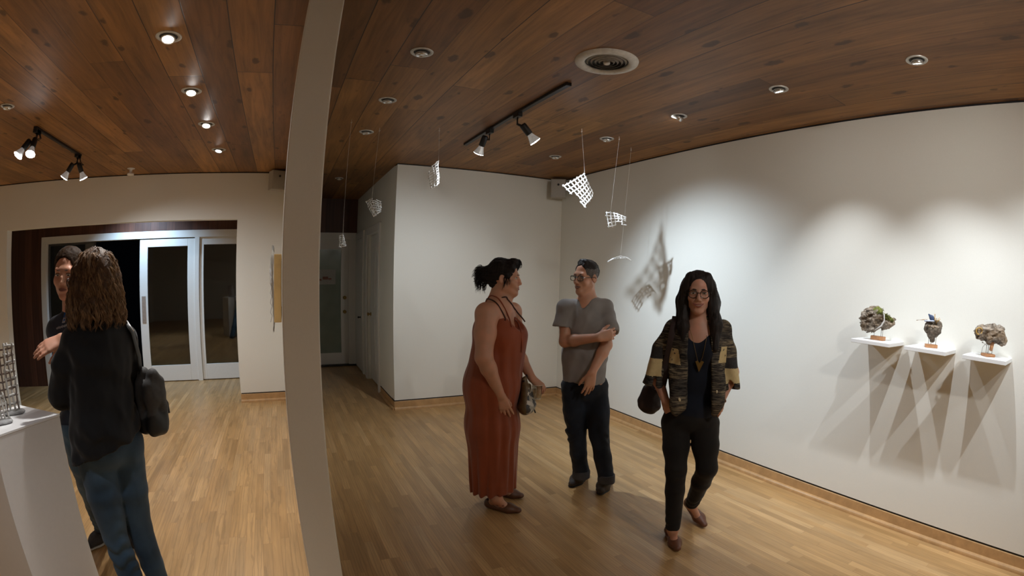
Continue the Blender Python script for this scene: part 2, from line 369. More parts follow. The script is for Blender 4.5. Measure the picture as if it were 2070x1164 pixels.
for k, (y, aim) in enumerate(((2.73,(-0.72,2.0,0)),(3.64,(-0.75,2.8,0)),(4.50,(-0.8,3.6,0)),(5.47,(-1.2,4.9,0)))):
    downlight(-0.78, y, True, aim, ['bright downlight nearest the camera in the row left of the dividing wall','second bright downlight in the row left of the dividing wall','third bright downlight in the row left of the dividing wall','small lit downlight at the far end of the row, near the left back wall'][k], (56, 25, 20, 20)[k], 115, (1.0,0.98,0.95), 1.0, glow=60 if k < 3 else 30, r=0.078)
for k, y in enumerate((2.73,3.65,4.58)):
    downlight(0.675, y, False, (0.9,y+0.3,0.5), ['unlit gimbal downlight nearest the camera right of the dividing wall','unlit gimbal downlight second from the camera right of the dividing wall','small unlit downlight third along the row beside the dividing wall'][k], r=0.068)
downlight(0.70, 7.0, False, (0.7,7.0,0), 'dim white downlight in the dark corridor ceiling', r=0.06)
SH_Y = (1.425, 1.03, 0.63)
for k, (y, lit, aim, pw) in enumerate(((0.873,True,(3.48,1.0,0.50),43),(1.847,True,(3.48,1.65,0.50),43),(2.796,True,(2.0,5.84,0.8),9),(3.744,False,(2.7,3.7,0),0),(4.674,False,(2.7,4.7,0),0))):
    downlight(2.69, y, lit, aim, ['lit downlight above the nearest wall shelf, closest to the right edge','lit tilted downlight above the farther wall shelf, second from the right','downlight with its lamp swivelled out, third from the right','unlit downlight fourth from the right along the right wall','flat white downlight at the far end of the row by the corner speaker'][k], pw, 100 if k == 2 else 74, (0.88,0.94,1.0), 1.0, rad=0.016, glow=18)
downlight(-2.354, 3.661, False, (-2.3,3.7,0), 'unlit downlight at the left edge above the black track lights', r=0.062)
# the same rows run on behind the camera
for x, y, aim, pw in ((2.69,-0.10,(3.48,0.75,0.50),46),(2.69,-1.07,(3.48,-0.4,0.50),46),(-0.78,0.9,(-1.3,1.3,0),40),(-3.2,1.6,(-3.6,2.6,0.4),80)):
    downlight(x, y, True, aim, 'lit downlight behind the camera', pw, 74, (0.88,0.94,1.0), 1.0, rad=0.018)
downlight(-2.4, 7.55, True, (-2.2,8.25,0.6), 'unseen cool downlight added inside the entrance vestibule', 75, 120, (0.50,0.74,1.0), 0.8)  # hidden lamp added to give the door frames their bluish light

for x, y in ((0.675,-1.1),(1.68,-1.1),(0.675,-2.3),(1.68,-2.3),(2.69,-2.3),(-1.6,-1.6),(-3.4,-1.2)):  # unseen lamps added to raise the ambient bounce light
    downlight(x, y, True, (x,y+0.25,0), 'unseen wide downlight added behind the camera for ambient light', 5, 150, (1,0.94,0.85), 1.0, rad=0.04)

downlight(1.68, -0.55, True, (3.0,2.2,1.9), 'unseen downlight added behind the camera to brighten the right wall', 38, 104, (1,0.95,0.88), 1.0, rad=0.05)  # added out of view to wash the right wall and the people's fronts

# round air vent
t = thing('ceiling_vent', (1.66,2.32,CZ), 'round white ceiling air vent with concentric rings', 'vent')
b = bmesh.new(); lathe(b, [(0.128,-0.001),(0.130,-0.012),(0.150,-0.020),(0.185,-0.010),(0.188,0.0)], sides=56, cap0=False, cap1=False); link('outer_ring', fixn(b), mat('vent_white', (0.60,0.57,0.52), 0.5), t, True)
b = bmesh.new(); lathe(b, [(0.129,-0.0015),(0.0,-0.0015)], sides=40, cap0=False, cap1=False); link('dark_throat', b, M_dark, t)
for r0 in (0.108,0.084,0.060,0.038):
    b = bmesh.new(); lathe(b, [(r0,-0.014),(r0+0.011,-0.004),(r0+0.012,-0.002),(r0+0.004,-0.013)], sides=40, cap0=False, cap1=False)
    bmesh.ops.solidify(b, geom=b.faces[:], thickness=0.0015); link('vane_ring', b, MATS['vent_white'], t, True)
b = bmesh.new(); lathe(b, [(0.0,-0.022),(0.014,-0.021),(0.020,-0.016),(0.020,-0.002)], sides=24, cap0=False, cap1=False); link('centre_hub', fixn(b), MATS['vent_white'], t, True)

# track lights
def par_lamp(t, p, d, lit, label=None):
    """black cylinder holder with a flared reflector bulb; p = pivot, d = aim"""
    d = Vector(d).normalized(); p = Vector(p)
    b = bmesh.new(); lathe(b, [(0.0,-0.075),(0.024,-0.073),(0.028,-0.06),(0.028,0.02),(0.024,0.025)], p, d, 22, False, True); h = link('lamp_holder', fixn(b), M_track, t, True)
    b = bmesh.new(); prof = [(0.020,0.022),(0.024,0.034),(0.034,0.062),(0.045,0.088),(0.0475,0.096)]
    lathe(b, prof, p, d, 40, False, False)
    for v in b.verts:
        r = (v.co-p)-d*(v.co-p).dot(d); h_ = (v.co-p).dot(d)
        ang = int(round(math.atan2(r.dot(frame_of(d)[1]), r.dot(frame_of(d)[0]))/(2*PI/40)))
        if ang % 2: v.co -= r*0.05
    link('reflector_bulb', fixn(b), M_bulb, t, True)
    b = bmesh.new(); lathe(b, [(0.0465,0.096),(0.036,0.101),(0.0,0.104)], p, d, 32, False, False); link('bulb_face', fixn(b), emit_mat('track_bulb_face', (0.95,0.98,1.0), 22.0) if lit else M_bulb, t, True)
t_ = NT('ribbed_silver_glass'); nz = t_.n('TexNoise', Vector=t_.coord(), Scale=60.0).outputs[0]
t_.P(Base__Color=t_.ramp(nz, [(0.3,(0.55,0.55,0.54)),(0.7,(0.75,0.75,0.74))]), Roughness=0.25, Metallic=0.35)
t_.set(t_.b.inputs['Emission Color'], (1,0.97,0.92,1)); t_.b.inputs['Emission Strength'].default_value = 0.06
M_bulb = t_.m
def track(x, y0, y1, heads, label, name='track_light'):
    t = thing(name, (x,(y0+y1)/2,CZ), label, 'track light'); o = Vector((x,(y0+y1)/2,CZ))
    link('track_rail', boxes(((-0.018,y0-o.y,-0.022),(0.018,y1-o.y,0.0)), bev=0.003), M_track, t)
    link('end_cap', boxes(((-0.02,y0-o.y-0.012,-0.024),(0.02,y0-o.y+0.01,0.0)), bev=0.002), M_track, t)
    for (ay, p, d, pw, ang, col) in heads:
        a = Vector((x,ay,CZ-0.022))-o; p = Vector(p)-o
        link('track_adapter', boxes(((a.x-0.02,a.y-0.045,a.z-0.03),(a.x+0.02,a.y+0.045,a.z+0.004)), bev=0.003), M_track, t)
        dd = Vector(d)-(p+o); dd.normalize(); back = p-dd*0.035
        b = bmesh.new(); tube(b, [a+Vector((0,0,-0.02)), a+Vector((0,0,-0.085)), back], 0.009, 10); link('arm', b, M_track, t, True)
        b = bmesh.new(); pts = [a+Vector((0.01,0.03,-0.02)), a+Vector((0.02,0.05,-0.06)), back+Vector((0.03,0.03,0.02)), back-dd*0.03]
        tube(b, pts, 0.004, 6); link('lamp_cord', b, M_track, t, True)
        par_lamp(t, p, dd, True)
        if pw: spot('lamp_light', p+o+dd*0.115, d, pw, ang, 1.0, col, 0.018, t)
    return t
track(1.667, 2.76, 4.66, [
    (4.05, (1.625,4.10,2.765), (1.25,5.2,0.7), 30, 135, COOL),
    (3.50, (1.745,3.47,2.735), (3.48,3.25,0.75), 96, 96, (0.74,0.87,1.0))], 'black ceiling track with two spotlights above the hanging lattices')
track(-2.38, 4.28, 5.44, [
    (4.31, (-2.44,4.22,2.72), (-3.3,3.2,0.9), 95, 70, COOL), (4.33, (-2.36,4.24,2.73), (-2.2,3.2,0.9), 0, 60, COOL),
    (5.36, (-2.44,5.30,2.72), (-3.4,5.2,1.2), 85, 80, COOL), (5.38, (-2.32,5.36,2.72), (-1.4,6.2,0.2), 70, 130, (0.95,0.97,1.0))], 'black ceiling track with four spotlights at the left edge')
# pendant sensor by the left back wall
t = thing('ceiling_sensor', (-2.025,6.32,CZ), 'small white pendant sensor on the ceiling before the left back wall', 'sensor')
for nm, pr in (('flange',[(0.0,0.0),(0.05,0.0),(0.05,-0.008),(0.0,-0.01)]), ('stem',[(0.02,-0.009),(0.018,-0.05),(0.022,-0.06)]), ('sensor_head',[(0.0,-0.058),(0.045,-0.06),(0.045,-0.082),(0.0,-0.086)])):
    b = bmesh.new(); lathe(b, pr, sides=24, cap0=False, cap1=False); link(nm, fixn(b), M_white, t, True)
# corner loudspeakers
M_spk = mat('warm_grey_speaker', (0.42,0.40,0.36), 0.6, var=0.03)
def wall_speaker(loc, rz, label):
    t = thing('corner_loudspeaker', loc, label, 'loudspeaker', 'corner loudspeakers under the ceiling', rz)
    link('cabinet', boxes(((-0.095,-0.09,-0.12),(0.095,0.06,0.12)), bev=0.006), M_spk, t)
    link('grille', boxes(((-0.088,-0.096,-0.113),(0.088,-0.089,0.113)), bev=0.003), M_spk, t)
    b = bmesh.new(); lathe(b, [(0.014,0.0),(0.014,0.006),(0.008,0.007),(0.0,0.007)], (0,-0.096,0.045), (0,-1,0), 18, False, False); link('badge', fixn(b), M_dark, t)
    b = bmesh.new(); tube(b, [(0,0.05,0.02),(0,0.15,0.02)], 0.012, 8); link('bracket', b, M_track, t)
wall_speaker((3.335,5.69,2.745), math.radians(-32), 'grey loudspeaker high in the corner where the two right-hand walls meet')
wall_speaker((-0.145,6.575,2.765), math.radians(22), 'grey loudspeaker high on the left back wall beside the dividing wall')
# ================================================================== organic shapes: distance fields turned into one closed skin
def _h(ix, iy, iz, s):
    n = (ix*374761393 + iy*668265263 + iz*2147483647 + s*1274126177) & 0xFFFFFFFF
    n = ((n ^ (n >> 13))*1274126177) & 0xFFFFFFFF
    return ((n ^ (n >> 16)) & 0xFFFF)/65535.0
def vnoise(x, y, z, seed=0):
    x, y, z = np.broadcast_arrays(x, y, z)
    fx, fy, fz = np.floor(x), np.floor(y), np.floor(z)
    ix, iy, iz = fx.astype(np.int64), fy.astype(np.int64), fz.astype(np.int64)
    x, y, z = x-fx, y-fy, z-fz
    x, y, z = x*x*(3-2*x), y*y*(3-2*y), z*z*(3-2*z)
    r = 0
    for a in (0, 1):
        for b in (0, 1):
            for c in (0, 1):
                r = r + _h(ix+a, iy+b, iz+c, seed)*(x if a else 1-x)*(y if b else 1-y)*(z if c else 1-z)
    return r*2-1
def fbm(x, y, z, seed=0, oct=3):
    r, a = 0, 1.0
    for i in range(oct): r = r+a*vnoise(x*2**i, y*2**i, z*2**i, seed+i); a *= 0.5
    return r
V3 = lambda *a: np.array(a, float)
def nrmz(v): v = np.asarray(v, float); return v/np.linalg.norm(v)
class SDF:
    def __init__(s): s.ops = []
    def _add(s, kind, fn, lo, hi, k): s.ops.append((kind, fn, np.array(lo), np.array(hi), k)); return s
    @staticmethod
    def _cap(a, b, ra, rb, fl):
        a, b = np.asarray(a, float), np.asarray(b, float); ba = b-a; L2 = max(ba@ba, 1e-12)
        def fn(X, Y, Z):
            px, py, pz = X-a[0], Y-a[1], Z-a[2]
            t = np.clip((px*ba[0]+py*ba[1]+pz*ba[2])/L2, 0, 1)
            px, py, pz = px-t*ba[0], py-t*ba[1], pz-t*ba[2]
            q = px*px+py*py+pz*pz; sc = 1.0
            if fl is not None:
                n, f = fl; c = px*n[0]+py*n[1]+pz*n[2]; q = q-c*c+(c/f)**2; sc = min(1.0, f) if f < 1 else 1.0
            return (np.sqrt(q)-(ra+(rb-ra)*t))*(0.5+0.5*sc)
        R = max(ra, rb)*(max(1, fl[1]) if fl is not None else 1)
        return fn, np.minimum(a, b)-R, np.maximum(a, b)+R
    def cap(s, a, b, ra, rb=None, k=0.02, fl=None, kind='u'):
        if fl is not None: fl = (nrmz(fl[0]), fl[1])
        fn, lo, hi = s._cap(a, b, ra, ra if rb is None else rb, fl)
        return s._add(kind, fn, lo, hi, k)
    def chain(s, pts, rs, k=0.02, fl=None, kind='u'):
        for i in range(len(pts)-1): s.cap(pts[i], pts[i+1], rs[i], rs[i+1], k, fl, kind)
        return s
    def ell(s, c, r, M=None, k=0.02, kind='u'):
        c = np.asarray(c, float); r = np.asarray(r, float); M = np.eye(3) if M is None else np.asarray(M)
        def fn(X, Y, Z):
            px, py, pz = X-c[0], Y-c[1], Z-c[2]
            q = [(px*M[0, i]+py*M[1, i]+pz*M[2, i]) for i in range(3)]
            k0 = np.sqrt(sum((q[i]/r[i])**2 for i in range(3))); k1 = np.sqrt(sum((q[i]/r[i]**2)**2 for i in range(3)))
            return k0*(k0-1)/np.maximum(k1, 1e-6)
        e = np.sqrt(((M*r)**2).sum(1))
        return s._add(kind, fn, c-e, c+e, k)
    def sleeve(s, a, b, ra, rb, ri, k=0.02):
        """tapered tube from a to b with a cleanly cut, hollow end"""
        a, b = np.asarray(a, float), np.asarray(b, float); n = nrmz(b-a); f1, lo, hi = s._cap(a, b+n*0.06, ra, rb+(rb-ra)*0.06/np.linalg.norm(b-a), None); f2, _, _ = s._cap(b-n*0.03, b+n*0.12, ri, ri*1.05, None)
        fn = lambda X, Y, Z: np.maximum(np.maximum(f1(X, Y, Z), (X-b[0])*n[0]+(Y-b[1])*n[1]+(Z-b[2])*n[2]), -f2(X, Y, Z))
        return s._add('u', fn, lo, hi, k)
    def sub_cap(s, *a, **kw): return s.cap(*a, kind='s', **kw)
    def sub_ell(s, *a, **kw): return s.ell(*a, kind='s', **kw)
    def cut(s, p, n, k=0.004):
        p, n = np.asarray(p, float), nrmz(n)       # removes the side n points to
        return s._add('i', lambda X, Y, Z: (X-p[0])*n[0]+(Y-p[1])*n[1]+(Z-p[2])*n[2], (-99,)*3, (99,)*3, k)
    def disp(s, fn, lo=(-99,)*3, hi=(99,)*3): return s._add('d', fn, lo, hi, 0)
    def grid(s, res, fine):
        lo = np.min([o[2] for o in s.ops if o[0] == 'u'], 0)-0.03; hi = np.max([o[3] for o in s.ops if o[0] == 'u'], 0)+0.03
        ax = []
        for i in range(3):
            x, xs = lo[i], []
            while x < hi[i]+res:
                xs.append(x); st = res
                for (flo, fhi, fr) in fine:
                    if flo[i]-fr <= x <= fhi[i]: st = min(st, fr)
                x += st
            ax.append(np.array(xs))
        return ax
    def eval(s, res=0.006, fine=()):
        ax = s.grid(res, fine); F = np.full([len(a) for a in ax], 0.5, np.float32)
        for kind, fn, lo, hi, k in s.ops:
            m = k+3.2*res; sl = []
            for i in range(3):
                a, b = np.searchsorted(ax[i], (lo[i]-m, hi[i]+m)); sl.append(slice(max(a-1, 0), b+1))
            sl = tuple(sl); X, Y, Z = ax[0][sl[0]][:, None, None], ax[1][sl[1]][None, :, None], ax[2][sl[2]][None, None, :]
            if X.size == 0 or Y.size == 0 or Z.size == 0: continue
            G = F[sl]
            if kind == 'd':
                msk = np.abs(G) < 0.05
                I = np.nonzero(msk)
                if len(I[0]): G[I] += fn(ax[0][sl[0]][I[0]], ax[1][sl[1]][I[1]], ax[2][sl[2]][I[2]]).astype(np.float32)
                continue
            D = fn(X, Y, Z)
            if kind == 'u':
                if k > 0: h = np.clip(0.5+0.5*(G-D)/k, 0, 1); G[...] = G+(D-G)*h-k*h*(1-h)
                else: G[...] = np.minimum(G, D)
            else:
                E = -D if kind == 's' else D
                if k > 0: h = np.clip(0.5-0.5*(G-E)/k, 0, 1); G[...] = G+(E-G)*h+k*h*(1-h)
                else: G[...] = np.maximum(G, E)
        return ax, F
    def mesh(s, res=0.006, fine=(), smooth=1):
        ax, F = s.eval(res, fine); return surface_nets(ax, F, smooth)
def surface_nets(ax, F, smooth=1):
    F = F.copy(); F[0], F[-1], F[:, 0], F[:, -1], F[:, :, 0], F[:, :, -1] = (0.5,)*6
    ins = F < 0; nx, ny, nz = F.shape
    cs = [(a, b, c) for a in (0, 1) for b in (0, 1) for c in (0, 1)]
    cnt = sum(ins[a:nx-1+a, b:ny-1+b, c:nz-1+c].astype(np.int8) for a, b, c in cs)
    act = (cnt > 0) & (cnt < 8); I = np.argwhere(act); idx = np.full(act.shape, -1, np.int64); idx[act] = np.arange(len(I))
    acc = np.zeros((len(I), 3)); n = np.zeros(len(I))
    g = lambda o: F[I[:, 0]+o[0], I[:, 1]+o[1], I[:, 2]+o[2]]
    p = lambda o: np.stack([ax[i][I[:, i]+o[i]] for i in range(3)], 1)
    for a in cs:
        for d in range(3):
            if a[d]: continue
            b = list(a); b[d] = 1; fa, fb = g(a), g(b); x = (fa < 0) != (fb < 0)
            if not x.any(): continue
            t = (fa/np.where(fa == fb, 1, fa-fb))[x][:, None]; pa, pb = p(a)[x], p(b)[x]
            acc[x] += pa+(pb-pa)*t; n[x] += 1
    V = acc/n[:, None]; Q = []
    for d in range(3):
        e, f = (d+1) % 3, (d+2) % 3
        s0 = [slice(None)]*3; s1 = [slice(None)]*3; s0[d] = slice(0, -1); s1[d] = slice(1, None)
        A, B = ins[tuple(s0)], ins[tuple(s1)]; X = np.argwhere(A != B)
        X = X[(X[:, e] > 0) & (X[:, f] > 0) & (X[:, e] < F.shape[e]-1) & (X[:, f] < F.shape[f]-1)]
        if not len(X): continue
        def c(de, df): Y = X.copy(); Y[:, e] -= de; Y[:, f] -= df; return idx[Y[:, 0], Y[:, 1], Y[:, 2]]
        q = np.stack([c(1, 1), c(0, 1), c(0, 0), c(1, 0)], 1)
        fl = ~A[X[:, 0], X[:, 1], X[:, 2]]; q[fl] = q[fl][:, ::-1]
        Q.append(q)
    Q = np.concatenate(Q)
    for _ in range(smooth):
        S_ = np.zeros_like(V); N = np.zeros(len(V))
        for i in range(4):
            a, b = Q[:, i], Q[:, (i+1) % 4]
            for j in range(3): S_[:, j] += np.bincount(a, V[b, j], len(V))+np.bincount(b, V[a, j], len(V))
            N += np.bincount(a, minlength=len(V))+np.bincount(b, minlength=len(V))
        V = V*0.5+0.5*S_/np.maximum(N, 1)[:, None]
    return V, Q
def skin(name, sdf, m, parent, res=0.006, fine=(), smooth=1, region=None, base=None):
    V, Q = sdf.mesh(res, fine, smooth)
    o0 = np.zeros(3) if base is None else np.asarray(base)
    me = bpy.data.meshes.new(name)
    me.vertices.add(len(V)); me.vertices.foreach_set('co', (V-o0).astype(np.float32).ravel())
    me.loops.add(Q.size); me.loops.foreach_set('vertex_index', Q.astype(np.int32).ravel())
    me.polygons.add(len(Q)); me.polygons.foreach_set('loop_start', np.arange(0, Q.size, 4, dtype=np.int32))
    if region is not None:
        me.polygons.foreach_set('material_index', np.asarray(region(V[Q].mean(1)), np.int32))
    me.update(calc_edges=True); me.validate()
    o = link(name, me, m, parent, True)
    return o
# ================================================================== art works
M_cer = mat('white_glazed_ceramic', (0.80,0.80,0.78), 0.28, var=0.06, scale=60.0, bump=0.15)
M_sil = mat('silvery_glaze', (0.62,0.62,0.60), 0.25, 0.35, var=0.18, scale=50.0, bump=0.2)
M_grl = mat('grey_brown_glaze', (0.17,0.125,0.10), 0.4, var=0.4, scale=18.0, bump=0.3)
M_grw = mat('chalky_grey_glaze', (0.50,0.49,0.46), 0.5, var=0.25, scale=30.0, bump=0.3)
M_line = mat('clear_fishing_line', (0.62,0.60,0.56), 0.3)
def lattice_bm(corners, nu, nv, r, bulge=(0,0,0), wave=0.0, seed=0, drop=0.0, knob=1.5):
    """woven grid of hand rolled rods; corners (TL,TR,BR,BL) around the origin"""
    rnd = random.Random(seed); TL, TR, BR, BL = [Vector(c) for c in corners]; bu = Vector(bulge); bm = bmesh.new()
    def pt(a, b):
        p = (TL*(1-a)+TR*a)*(1-b)+(BL*(1-a)+BR*a)*b
        q = p+bu*(1-(2*a-1)**2)*(0.6+0.4*(1-(2*b-1)**2))
        return q+bu.normalized()*wave*math.sin(a*5+b*3+seed) if bu.length > 0 else q
    jit = [[Vector((rnd.uniform(-1,1),rnd.uniform(-1,1),rnd.uniform(-1,1)))*r*0.7 for _ in range(nv+1)] for _ in range(nu+1)]
    gone = {(i, j) for i in range(nu+1) for j in range(nv+1) if (i in (0,nu) or j in (0,nv)) and rnd.random() < drop}
    def G(i, j): return pt(i/nu, j/nv)+jit[i][j]
    for (na, nb, sw) in ((nu, nv, 0), (nv, nu, 1)):
        for i in range(na+1):
            run = []
            for j in range(nb+1):
                key = (j, i) if sw else (i, j)
                if key in gone:
                    if len(run) > 1: seg(bm, run, r, knob)
                    run = []; continue
                run.append(G(*key))
            if len(run) > 1: seg(bm, run, r, knob)
    return bm
def seg(bm, run, r, knob):
    a = run[0]+(run[0]-run[1])*0.28; b = run[-1]+(run[-1]-run[-2])*0.28
    pts = [a+(a-run[0])*0.12, a]+run+[b, b+(b-run[-1])*0.12]; n = len(pts)
    rr = [r*0.5, r*1.15]+[r*(1.0+0.22*((i % 2)*2-1)) for i in range(n-4)]+[r*1.15, r*0.5]
    tube(bm, pts, rr, 7)
def viewaxes(c):
    d = nrmz([c[0], c[1], 0]); return Vector((d[1], -d[0], 0)), Vector((0,0,1)), Vector((d[0], d[1], 0))
def hanging(u, v, dist, corners_px, nu, nv, r, label, bulge=(0,0,0), hooks=(), m=None, wave=0.0, seed=0, drop=0.2):
    c = Vector(at(u, v, dist)); rx, up, dp = viewaxes(c); s = F_RAD/1000*(c-Vector((0,0,CAM_Z))).length
    cs = [rx*p[0]*s+up*p[1]*s+dp*(p[2] if len(p) > 2 else 0)*s for p in corners_px]
    bu = (rx*bulge[0]+up*bulge[1]+dp*bulge[2])*s
    t = thing('hanging_lattice', c, label, 'hanging sculpture', 'hanging lattice sculptures')
    b = lattice_bm(cs, nu, nv, r, bu, wave, seed, drop); link('lattice', b, m or M_cer, t, True)
    top = max((vv.co for vv in t.children[0].data.vertices), key=lambda q: q.z).copy()
    for (hx, hy) in hooks:
        h = Vector((hx, hy, CZ))-c
        b = bmesh.new(); tube(b, [top, top*0.5+h*0.5, h-Vector((0,0,0.025))], 0.0011, 5); link('string', b, M_line, t)
        b = bmesh.new(); tube(b, [h, h-Vector((0,0,0.015)), h+Vector((0.006,0,-0.024)), h+Vector((0.0,0,-0.031)), h+Vector((-0.006,0,-0.024))], 0.0018, 6); link('ceiling_hook', b, M_cer, t)
    return t
hanging(1171, 381, 4.28, [(-30,4,-2),(8,31,2),(28,-7,12),(11,-35,4)], 6, 6, 0.0054, 'large bright white lattice hanging before the corner speaker, tilted like a kite', (2,-3,-10), [(2.335,3.62)], seed=1, drop=0.03)
hanging(1245, 446, 4.54, [(-19,16,-4),(18,9,4),(20,-7,6),(-14,-13,-4)], 5, 4, 0.0048, 'white lattice hanging above the wavy one, left of the bright wall', (0,2,-8), [(2.73,3.61)], seed=2, drop=0.05)
hanging(1253, 525, 4.93, [(-22,-3,14),(21,1,14),(22,-1,-14),(-21,-3,-14)], 6, 4, 0.0036, 'small wavy lattice hanging edge-on above the man in grey', (1,9,0), [(3.058,3.851)], seed=3, drop=0.15)
hanging(879, 351, 4.43, [(-13,10,-6),(5,28,8),(9,-16,10),(-6,-29,2)], 4, 8, 0.0046, 'white crescent lattice hanging in front of the pale back wall corner', (5,0,-10), [(1.267,4.241)], seed=4, drop=0.06)
hanging(755, 421, 4.49, [(-16,12,-12),(12,16,10),(15,-6,12),(2,-18,-8)], 6, 6, 0.0038, 'crumpled silver lattice hanging at the corridor mouth', (-3,3,-18), [(0.769,4.426)], m=M_sil, wave=0.02, seed=5, drop=0.08)
hanging(692, 486, 4.26, [(-5,9,-5),(5,5,5),(6,-12,5),(-6,-13,-5)], 3, 5, 0.0036, 'smallest silver lattice hanging lowest, beside the dividing wall', (2,2,-9), [(0.489,4.232)], m=M_sil, wave=0.018, seed=6, drop=0.04)

# wall-hung panel on the left face of the dividing wall, seen edge-on
t = thing('wall_relief', (PL,3.5,1.52), 'pale wood panel with torn white paper, hung edge-on on the dividing wall', 'artwork')
link('wood_panel', boxes(((-0.062,0.0,-0.222),(-0.012,0.62,0.226)), bev=0.003), mat('birch_panel', (0.55,0.37,0.15), 0.5, var=0.12, scale=9.0), t)
link('wall_cleat', boxes(((-0.013,0.03,-0.12),(0.0,0.59,0.19)), bev=0.002), M_wall, t)
b = bmesh.new(); nI, nJ = 34, 14; g = []
for i in range(nI+1):
    z = 0.275-0.56*i/nI; row = []
    for j in range(nJ+1):
        y = 0.02+0.56*j/nJ; w_ = math.exp(-((z-0.11)/0.12)**2)*0.026+0.008+0.010*max(0, -z)
        x = -0.064-w_*(0.7+0.3*math.sin(j*1.1+i*0.35))-0.0015*math.sin(i*1.7+j)
        if i in (0, nI): y = y*0.4+0.02*math.sin(j*3)
        row.append(b.verts.new((x, y, z+0.02*math.sin(j*2.3)*(1 if i in (0, nI) else 0.2))))
    g.append(row)
for i in range(nI):
    for j in range(nJ): b.faces.new((g[i][j], g[i][j+1], g[i+1][j+1], g[i+1][j]))
bmesh.ops.solidify(b, geom=b.faces[:], thickness=0.0025)
link('torn_paper', fixn(b), mat('torn_white_paper', (0.75,0.75,0.74), 0.7, var=0.05), t, True)
b = bmesh.new(); zz = [0.12-0.34*k/16 for k in range(17)]
tube(b, [(-0.082-0.006*math.sin(k*2.1), 0.015+0.004*math.sin(k*1.3), z) for k, z in enumerate(zz)], 0.0022, 6)
link('stitched_edge', b, mat('grey_stitching', (0.42,0.42,0.44), 0.7), t, True)

# floating shelves and the driftwood pieces on them
M_shelf = mat('white_lacquer_shelf', (0.83,0.83,0.82), 0.4, var=0.01)
M_block = mat('cedar_block', (0.42,0.20,0.085), 0.5, var=0.2, scale=30.0, bump=0.1)
M_pin = mat('steel_pin', (0.28,0.24,0.2), 0.35, 0.8)
tb = NT('weathered_driftwood'); pb = tb.coord()
n1 = tb.n('TexNoise', Vector=tb.vmath('MULTIPLY', pb, (50,22,50)), Scale=1.0, Detail=6.0, Roughness=0.7).outputs[0]
n2 = tb.n('TexNoise', Vector=pb, Scale=14.0, Detail=3.0).outputs[0]
cA = tb.ramp(n1, [(0.36,(0.030,0.022,0.015)),(0.47,(0.15,0.115,0.082)),(0.60,(0.36,0.31,0.255)),(0.72,(0.50,0.45,0.39))])
tb.P(Base__Color=tb.mix(tb.ramp(n2, [(0.45,0.0),(0.65,0.55)]), cA, (0.30,0.20,0.11)), Roughness=0.85); tb.bump(n1, 0.8, 0.006); M_drift = tb.m
tb = NT('dark_bark_shell'); pb = tb.coord()
n1 = tb.n('TexNoise', Vector=tb.vmath('MULTIPLY', pb, (30,60,60)), Scale=1.0, Detail=6.0, Roughness=0.7).outputs[0]
tb.P(Base__Color=tb.ramp(n1, [(0.35,(0.035,0.026,0.018)),(0.5,(0.11,0.085,0.06)),(0.68,(0.24,0.19,0.14))]), Roughness=0.8); tb.bump(n1, 0.7, 0.005); M_bark = tb.m
M_moss = mat('green_moss', (0.135,0.145,0.026), 0.9, var=0.5, scale=120.0, bump=0.6)
M_blue = mat('blue_grey_feather', (0.035,0.06,0.13), 0.6, var=0.3)
M_tan = mat('tan_stick', (0.38,0.25,0.12), 0.7, var=0.2)
M_amber = mat('amber_rim', (0.45,0.27,0.06), 0.5, var=0.3, scale=60)
SHT = 1.312
shelves = [(1.425,'white floating shelf carrying the mossy driftwood','block'),(1.03,'middle white floating shelf carrying the dark bark cup',''),(0.628,'nearest white floating shelf carrying the pale driftwood log','')]
for k, (y, lab, _) in enumerate(shelves):
    t = thing('wall_shelf', (RX,y,SHT), lab, 'shelf', 'floating shelves on the right wall')
    x0 = (-0.285,-0.275,-0.262)[k]
    link('shelf_board', boxes(((x0,-0.145,-0.025),(0.0,0.145,0.0)), bev=0.002), M_shelf, t)
    link('wall_bracket', boxes(((-0.05,-0.04,-0.045),(0.0,0.04,-0.025)), bev=0.002), M_wall, t)
def pins(t, top, spots_, r=0.0018):
    for (x, y, h) in spots_:
        b = bmesh.new(); tube(b, [(x,y,top),(x,y,h)], r, 7); link('pin', b, M_pin, t)
def local_view(c):
    rx, up, dp = viewaxes(c); return np.array(rx), np.array(up), np.array(dp)
def tuft(t, pts, nrm, n, L, seed, name='moss'):
    rnd = random.Random(seed); b = bmesh.new()
    for _ in range(n):
        p = Vector(rnd.choice(pts))+Vector((rnd.gauss(0,.006),rnd.gauss(0,.006),rnd.gauss(0,.004)))
        d = (Vector(nrm)+Vector((rnd.gauss(0,.6),rnd.gauss(0,.6),rnd.gauss(0,.4)))).normalized()*L*rnd.uniform(.5,1.3)
        tube(b, [p-d*0.2, p+d*0.5, p+d+Vector((0,0,-L*0.15))], [0.0016,0.0013,0.0005], 4)
    return link(name, b, M_moss, t, True)
# --- mossy driftwood (farthest shelf)
c = Vector((3.335,1.425,SHT)); R_, U_, D_ = local_view(c)
t = thing('driftwood_sculpture', c, 'shell-like driftwood with green moss, on pins above the farthest shelf', 'sculpture')
q = lambda a, b, d=0.0: R_*a+U_*b+D_*d
b = bmesh.new(); bmesh.ops.create_cube(b, size=1.0, matrix=Matrix.Translation((0,0,0.0135)) @ Matrix.Diagonal((0.052,0.098,0.027,1))); bmesh.ops.bevel(b, geom=b.edges[:], offset=0.002, segments=2, affect='EDGES'); link('wood_base', b, M_block, t)
pins(t, 0.02, [(0.0,0.033,0.075),(0.005,-0.018,0.10),(-0.004,-0.034,0.10)])
s = SDF(); s.ell(q(-0.055,0.135), (0.082,0.055,0.078), np.stack([nrmz(q(1,0.5)), nrmz(D_), nrmz(q(-0.5,1))], 1)); s.ell(q(-0.03,0.165), (0.06,0.05,0.05), k=0.03)
